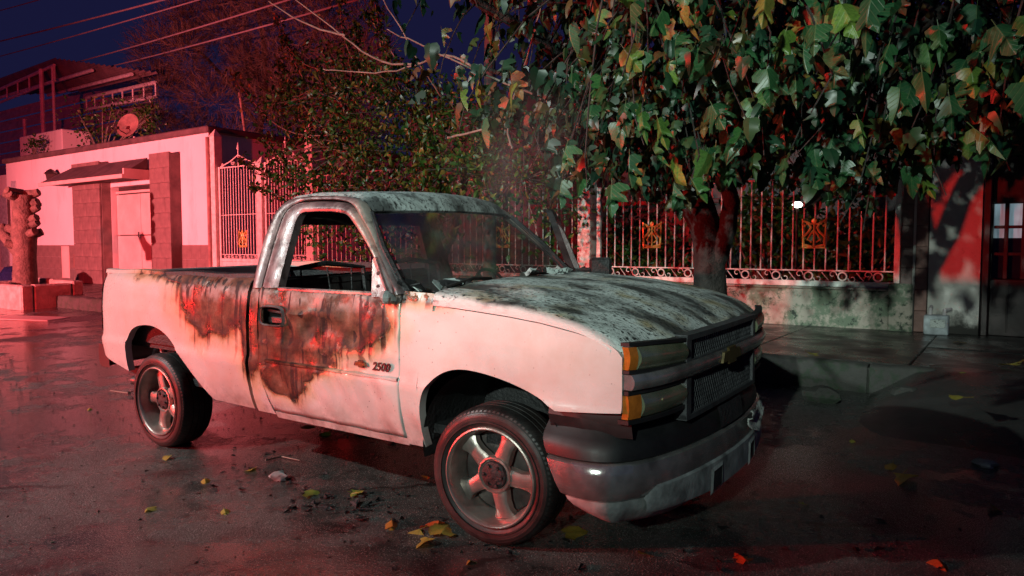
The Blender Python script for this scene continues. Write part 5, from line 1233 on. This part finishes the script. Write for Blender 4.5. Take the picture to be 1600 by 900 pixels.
shoots = [[(560, 200), (500, 215), (440, 205), (395, 160), (360, 112)], [(540, 190), (490, 150), (455, 90), (430, 28)], [(600, 170), (560, 110), (535, 60), (530, -10)], [(520, 260), (450, 285), (400, 265), (375, 250)], [(560, 330), (480, 345), (430, 300), (395, 290)], [(600, 240), (500, 235), (450, 160), (440, 145)], [(620, 160), (560, 90), (555, 40)], [(640, 130), (600, 60), (570, 20)], [(580, 260), (500, 200), (450, 130), (436, 95)], [(560, 290), (490, 290), (440, 250), (410, 215)], [(620, 140), (590, 40), (585, -10)], [(540, 150), (505, 110), (470, 100), (440, 60)]]
br = MB()
for i, sh in enumerate(shoots):
    P3 = smooth3([at(x, y, SY-.1*j) for j, (x, y) in enumerate(sh)]); br.tube([p-off for p in P3], [lerp(.018, .005, q/(len(P3)-1)) for q in range(len(P3))], 5)
    for q in np.linspace(0, len(P3)-1.01, 46):
        p = P3[int(q)]+(P3[int(q)+1]-P3[int(q)])*(q % 1)
        for _ in range(5): Ps.append(p+rng.normal(0, .045, 3)); d = rng.normal(0, 1, 3); d[2] -= .3; Rs.append(frame(d, rng.normal(0, 1, 3)+np.array([-.3, -1, .6]))); Ss.append(rng.uniform(.05, .10))
sk = [np.array(p) for p in (at(690, 350, SY), at(690, 250, SY), at(650, 180, SY), at(725, 270, SY), at(770, 190, SY), at(560, 230, SY), at(600, 300, SY), at(540, 160, SY), at(820, 280, SY))]
for c in cc:
    a = min(sk, key=lambda q: np.linalg.norm(q-c)); br.tube([p-off for p in (a, (a+c)/2+rng.normal(0, .08, 3)+np.array([0, 0, .08]), c)], [.010, .007, .004], 4, False)
    for _ in range(rng.integers(22, 36)):
        p = c+rng.normal(0, 1, 3)*np.array([.20, .20, .20]); Ps.append(p); d = rng.normal(0, 1, 3); d[2] -= .6; Rs.append(frame(d, rng.normal(0, .8, 3)+np.array([-.3, -.7, .4]))); Ss.append(rng.uniform(.05, .11))
br.build('branches', MAT['twig'], SH, ang=70)['kind'] = 'stuff'
mass('foliage', SM, [p-off for p in Ps], Rs, Ss, MAT['smallleaf'], SH, rng)

# ------------------------------------------------------------------ feathery tree behind the gates
def feather_tree(name, lab, base, clumps, n_per, L, m, seed, trunk, spread=1.0, up=.5):
    t = thing(name, lab, 'tree', tuple(base)); off = np.array(base); rng = np.random.default_rng(seed)
    for i, pl in enumerate(trunk): limb(t, [np.array(p)-off for p in pl], .22 if i == 0 else .09, .04, MAT['bark'], 'trunk' if i == 0 else 'limb', 9, .03, seed+i)
    V, Fc, T = [], [], []
    for (c, r) in clumps:
        c = np.array(c)
        for k_ in range(n_per):
            u = rng.normal(0, 1, 3); u /= np.linalg.norm(u); s = c+u*r*rng.random()**.45*np.array([1, 1, .9])
            d = u*.8+np.array([rng.normal(0, .3), rng.normal(0, .3), up+rng.normal(0, .3)]); d /= np.linalg.norm(d); sd = np.cross(d, rng.normal(0, 1, 3)); sd /= np.linalg.norm(sd)+1e-9
            l = L*rng.uniform(.6, 1.4); n0 = len(V); tv = rng.random()
            for q in range(4):   # a spray of thin needles
                dd = d+rng.normal(0, .28, 3); e = s+d*l*.2*q; V += [tuple(e-off-sd*.008), tuple(e-off+sd*.008), tuple(e-off+dd*l*.55)]; Fc.append((n0+q*3, n0+q*3+1, n0+q*3+2)); T += [tv]*3
    me = bpy.data.meshes.new('crown'); me.from_pydata(V, [], Fc); me.materials.append(m); a = me.attributes.new('tint', 'FLOAT', 'POINT'); a.data.foreach_set('value', np.array(T, np.float32)); me.update()
    o = put('crown', me, t); o['kind'] = 'stuff'; return t
YT = 12.5
cl = []
rng = np.random.default_rng(33)
HI = [(215, 70), (245, 40), (270, 5), (300, -40), (560, -60), (600, 30)]
LO = [(215, 90), (235, 190), (260, 222), (330, 225), (340, 250), (480, 260), (600, 270)]
while len(cl) < 150:
    px, py = rng.uniform(225, 600), rng.uniform(-60, 260)
    if py < np.interp(px, *zip(*HI))+10 or py > np.interp(px, *zip(*LO)): continue
    q = at(px, py, YT+rng.normal(0, 1.0)); cl.append((q, rng.uniform(.45, .8)))
q = at(400, 300, YT)
feather_tree('feathery_tree', 'tall dark feathery tree behind the cream iron gates', (q[0], YT, HS), cl, 130, .42, MAT['needle'], 8, [[(q[0], YT, HS-.1), at(400, 240, YT), at(420, 120, YT), at(400, 0, YT)], [at(405, 200, YT), at(350, 120, YT), at(290, 60, YT)], [at(410, 160, YT), at(480, 80, YT), at(520, 0, YT)]])
# bushes on the roof, in the garden
def bush(name, lab, cat, base, clusters, n, s, m, seed, grp=None, stem=.03):
    t = thing(name, lab, cat, tuple(base), 0, grp); off = np.array(base); rng = np.random.default_rng(seed); Ps, Rs, Ss = [], [], []; b = MB()
    for c, r in clusters:
        c = np.array(c, float); b.tube([(0, 0, -.05), tuple((c-off)*.5+np.array([0, 0, .1])), tuple(c-off)], [stem, stem*.6, stem*.25], 5)
        for _ in range(n):
            p = c+rng.normal(0, .5, 3)*r; d = rng.normal(0, 1, 3); d[2] += .1; Ps.append(p-off); Rs.append(frame(d, rng.normal(0, .8, 3)+np.array([-.3, -.7, .4]))); Ss.append(s*rng.uniform(.6, 1.4))
    b.build('stems', m if False else MAT['twig'], t, ang=70); mass('foliage', SM, Ps, Rs, Ss, m, t, rng); return t
rng = np.random.default_rng(3)
bush('roof_bush', 'loose bush on the roof left of the satellite dish', 'bush', at(160, 225, 9.6)*[1,1,0]+[0,0,hz+.12], [(at(rng.uniform(112, 240), rng.uniform(165, 222), 9.6+rng.normal(0, .4)), .55) for _ in range(18)], 45, .11, MAT['smallleaf'], 4)
bush('roof_plant', 'small bare tufted plant between bucket and roof tank', 'plant', at(50, 243, 9.2)*[1,1,0]+[0,0,hz+.12], [(at(rng.uniform(42, 62), rng.uniform(218, 240), 9.2), .25) for _ in range(7)], 25, .10, MAT['smallleaf'], 6)
for i, (px, py, w_, h_, n, lab) in enumerate([(1330, 400, 80, 45, 22, 'dark garden bush behind the right fence bars'), (1200, 380, 60, 60, 20, 'garden bush behind the fence right of the tree trunk'), (1010, 400, 80, 40, 16, 'garden bush behind the red lit fence bars')]):
    bush('garden_bush', lab, 'bush', at(px, py, 9.0)*[1,1,0]+[0,0,HS-.05], [(at(px+rng.normal(0, w_*.5), py-rng.uniform(-20, h_), 9.0+rng.normal(0, .3)), .5) for _ in range(n)], 70, .12, MAT['smallleaf'], 20+i, 'garden bushes')

# ------------------------------------------------------------------ things on the ground
FL = [leaf_to_mesh('fallen_leaf', leaf_mesh(s), MAT['fallen']) for s in (1, 2, 3)]; FO = [leaf_to_mesh('fallen_leaf', leaf_mesh(s), MAT['fallenorange']) for s in (4, 6)]
def gz(px, py, z=0):
    d = F_+R_*(px-800)/FOC+U_*(450-py)/FOC; p = C_+d*((z-C_[2])/d[2])
    for _ in range(4): zz = road_z(p[1]); p = C_+d*((zz-C_[2])/d[2])
    return p
def on_path(px, py):
    d = F_+R_*(px-800)/FOC+U_*(450-py)/FOC; return C_+d*((HS-C_[2])/d[2])
rg = random.Random(3)
for i, (px, py, s, k_, lab) in enumerate([
  (655, 832, .15, 0, 'yellow green fallen leaf, left one of the pile by the front wheel'), (690, 838, .14, 0, 'yellow fallen leaf at right of the pile by the front wheel'), (685, 822, .11, 1, 'orange fallen leaf on top of the pile by front wheel'), (668, 846, .10, 0, 'small yellow leaf at the front of the pile by the wheel'), (612, 818, .09, 0, 'dull green leaf curled beside the leaf pile'),
  (478, 775, .10, 0, 'pale yellow fallen leaf below the truck door'), (320, 752, .07, 0, 'small yellow leaf on the road before the rear wheel'), (262, 716, .06, 0, 'tiny yellow leaf just below the rear wheel'), (660, 747, .05, 1, 'small orange leaf under the sill ahead of the front wheel'), (885, 838, .12, 0, 'dark green leaf lying right of the front wheel'),
  (515, 678, .09, 0, 'greenish leaf under the middle of the truck'), (472, 672, .08, 0, 'greenish leaf under the truck behind the first one'),
  (1165, 880, .07, 1, 'orange brown leaf at the bottom edge ahead of the bumper'), (1410, 745, .20, 0, 'large yellowish leaf on the dark road, right side'), (1395, 728, .14, 0, 'yellow leaf overlapping the large leaf on dark road'), (1465, 880, .08, 1, 'brown leaf at the bottom right of the road'), (350, 800, .05, 0, 'tiny pale leaf on the wet asphalt at lower left')]):
    p = gz(px, py); o = put('fallen_leaf', (FO if k_ else FL)[i % 2], None, (p[0], p[1], p[2]+.018+.012*(i in (2,))), (rg.uniform(-.25, .25), rg.uniform(-.25, .25), rg.uniform(0, 6.28))); o.scale = (s*1.25,)*3; tag(o, lab, 'leaf', 'fallen leaves')
for i, (px, py, s, lab) in enumerate([(1258, 505, .12, 'yellow leaf on footway against the plinth wall'), (1493, 537, .10, 'yellow leaf before the grey meter box'), (1575, 572, .16, 'bright yellow curled leaf on the ramp at right edge'), (1500, 585, .12, 'yellow leaf on the ramp left of the bright one'), (1505, 625, .15, 'green yellow leaf lowest on the driveway ramp'), (1270, 557, .10, 'yellow green leaf at the footway edge')]):
    d = F_+R_*(px-800)/FOC+U_*(450-py)/FOC; z = HS if py < 560 else .30; p = C_+d*((z-C_[2])/d[2])
    if py >= 560:
        for _ in range(8):
            t_ = min(1, max(0, (p[1]-2.6)/(YK+.3-2.6))); e_ = min(1, max(0, (p[0]-.98)/.45)); z = lerp(road_z(p[1])-.02, HS+.012, t_*t_*(3-2*t_)*e_); p = C_+d*((z-C_[2])/d[2])
    o = put('fallen_leaf', FL[i % 3], None, (p[0], p[1], p[2]+.02), (rg.uniform(-.3, .3), rg.uniform(-.3, .3), rg.uniform(0, 6.28))); o.scale = (s*1.2,)*3; tag(o, lab, 'leaf', 'fallen leaves')
rg2 = random.Random(12)
for i, (px, py, lab) in enumerate([(140, 640, 'tiny leaf on the wet road far left of the rear wheel'), (395, 735, 'small leaf on the road just left of the pale stone'), (560, 770, 'small leaf among the char under the door'), (735, 880, 'small leaf at the bottom edge below the front wheel'), (1010, 870, 'small leaf on the road under the bumper corner'), (1250, 790, 'small leaf on dark road ahead of the bumper'), (1330, 690, 'small leaf in the dark gutter'), (1560, 800, 'small leaf at the right edge of the dark road'), (1480, 690, 'yellow leaf left of the flat grey stone'), (230, 800, 'small leaf on the asphalt at lower left')]):
    p = gz(px, py); o = put('fallen_leaf', FL[i % 3], None, (p[0], p[1], p[2]+.014), (rg2.uniform(-.3, .3), rg2.uniform(-.3, .3), rg2.uniform(0, 6.28))); o.scale = (rg2.uniform(.05, .11),)*3; tag(o, lab, 'leaf', 'fallen leaves')
p = gz(437, 750); tag(lump('stone', (p[0], p[1], -.004), .06, MAT['valance'], 2, .55), 'pale stone on the road below the truck door', 'stone')
p = gz(1540, 728); tag(lump('stone', (p[0], p[1], p[2]-.01), .07, MAT['valance'], 6, .4), 'flat grey stone on the dark road at right', 'stone')
# charred crumbs and ash under and beside the truck
V = MB(); rng = np.random.default_rng(9)
for i in range(330):
    x = rng.uniform(-2.6, 1.6); y = rng.normal(.05, .32) if i % 2 else rng.uniform(-.5, 1.6)
    if i > 270: x, y = rng.normal(-1.0, .25), rng.normal(-.02, .1)
    s = rng.uniform(.004, .018)*(2.0 if i > 315 else 1); z = road_z(y); q = rng.normal(0, 1, (6, 3))*s*[1, 1, .45]; q[:, 2] = np.abs(q[:, 2])+z
    V.add([(x+a[0], y+a[1], a[2]) for a in q], [(0,1,2), (0,2,3), (0,3,4), (0,4,5), (1,3,5), (2,4,5), (0,1,5)])
tag(V.build('fire_debris', MAT['char'], smooth=False), 'charred crumbs and ash scattered on the road round the truck', 'debris', kind='stuff')
V = MB(); rng = np.random.default_rng(19)
for i in range(1500):
    x = rng.uniform(-9, 2.2); y = rng.uniform(-2.2, 1.5); s = rng.uniform(.003, .009); q = rng.normal(0, 1, (5, 3))*s; q[:, 2] = np.abs(q[:, 2])*.8+road_z(y); V.add([(x+a[0], y+a[1], a[2]) for a in q], [(0,1,2), (0,2,3), (0,3,4), (1,2,4)])
tag(V.build('road_grit', MAT['kerb'], smooth=False), 'loose grit and gravel on the wet asphalt', 'gravel', kind='stuff')
for i, pl in enumerate(([(415, 722), (440, 716), (468, 722)], [(172, 612), (200, 616), (215, 610)])):
    P3 = [gz(*q)+np.array([0, 0, .012]) for q in pl]; b = MB(); b.tube(P3, [.006, .005, .003], 5); tag(b.build('fallen_twig', MAT['twig']), ['thin twig on the road below the truck bed', 'thin twig behind the rear wheel under exhaust'][i], 'twig')

# ------------------------------------------------------------------ tree on the near side of the street (its shade dapples the truck)
ST = thing('street_tree', 'thin leafy street tree on the near side of the road', 'tree', (-5.6, -6.6, 0)); off = np.array([-5.6, -6.6, 0.])
limb(ST, [np.array(p)-off for p in ((-5.6, -6.6, -.1), (-5.55, -6.6, 1.2), (-5.4, -6.4, 2.4), (-4.9, -5.8, 3.4), (-4.3, -5.0, 4.2))], .12, .05, MAT['bark'], 'trunk', 9, .02, 77)
limb(ST, [np.array(p)-off for p in ((-5.4, -6.4, 2.4), (-4.6, -5.2, 2.9), (-3.7, -3.9, 3.1), (-2.9, -3.4, 3.0))], .05, .015, MAT['bark'], 'limb', 7, .02, 78)
limb(ST, [np.array(p)-off for p in ((-4.9, -5.8, 3.4), (-3.9, -4.9, 3.5), (-3.2, -4.4, 3.3), (-2.6, -4.2, 3.1))], .05, .015, MAT['bark'], 'limb', 7, .02, 79)
rng = np.random.default_rng(91); Ps, Rs, Ss = [], [], []; b = MB()
for q in range(90):
    a = [np.array(p) for p in ((-4.6, -5.2, 2.9), (-3.7, -3.9, 3.1), (-2.9, -3.4, 3.0), (-3.2, -4.4, 3.3), (-4.3, -5.0, 4.2), (-3.9, -4.9, 3.5))][q % 6]; c = a+rng.normal(0, 1, 3)*np.array([.5, .5, .38])
    b.tube([p-off for p in (a, (a+c)/2+np.array([0, 0, .06]), c)], [.012, .008, .004], 4, False)
    for _ in range(16):
        Ps.append(c+rng.normal(0, .14, 3)-off); d = rng.normal(0, 1, 3); d[2] -= 1; Rs.append(frame(d, rng.normal(0, 1, 3))); Ss.append(rng.uniform(.06, .12))
b.build('branches', MAT['twig'], ST, ang=70)['kind'] = 'stuff'; mass('foliage', SM, Ps, Rs, Ss, MAT['smallleaf'], ST, rng)

# ------------------------------------------------------------------ thin smoke still rising from the burnt cowl
k = N('thin_smoke'); k.t.nodes.remove(k.b); g = k.tc.outputs['Object']
pv = k.n('ShaderNodeVolumePrincipled'); pv.inputs['Color'].default_value = (.75, .75, .78, 1); pv.inputs['Anisotropy'].default_value = .2
rr = k.vm('LENGTH', k.vm('MULTIPLY', k.vm('ADD', g, k.vm('MULTIPLY', k.vm('SUBTRACT', k.noise(2.0, 3, .6, out=1), (.5, .5, .5)), (.7, .7, .4))), (1/.62, 1/.55, 1/.70)))
den = k.math('MULTIPLY', k.ramp(rr, [(.15, 1), (.95, 0)]), k.ramp(k.noise(1, 5, .6, co=k.scale((4.2, 4.2, 1.9)), dist=.8), [(.42, 0), (.72, 1)]))
k.L(k.math('MULTIPLY', den, .8), pv.inputs['Density']); k.L(pv.outputs[0], k.t.nodes['Material Output'].inputs['Volume'])
b = MB(); b.lathe([(0, -.97), (.35, -.92), (.62, -.5), (.66, 0), (.6, .5), (.3, .92), (0, .97)], 18, (0, 0, 0), 'z'); o = b.build('smoke_wisp', k.m, loc=(-.72, 1.35, 2.05)); tag(o, 'thin grey smoke rising from the burnt cowl of the truck', 'smoke', kind='stuff')
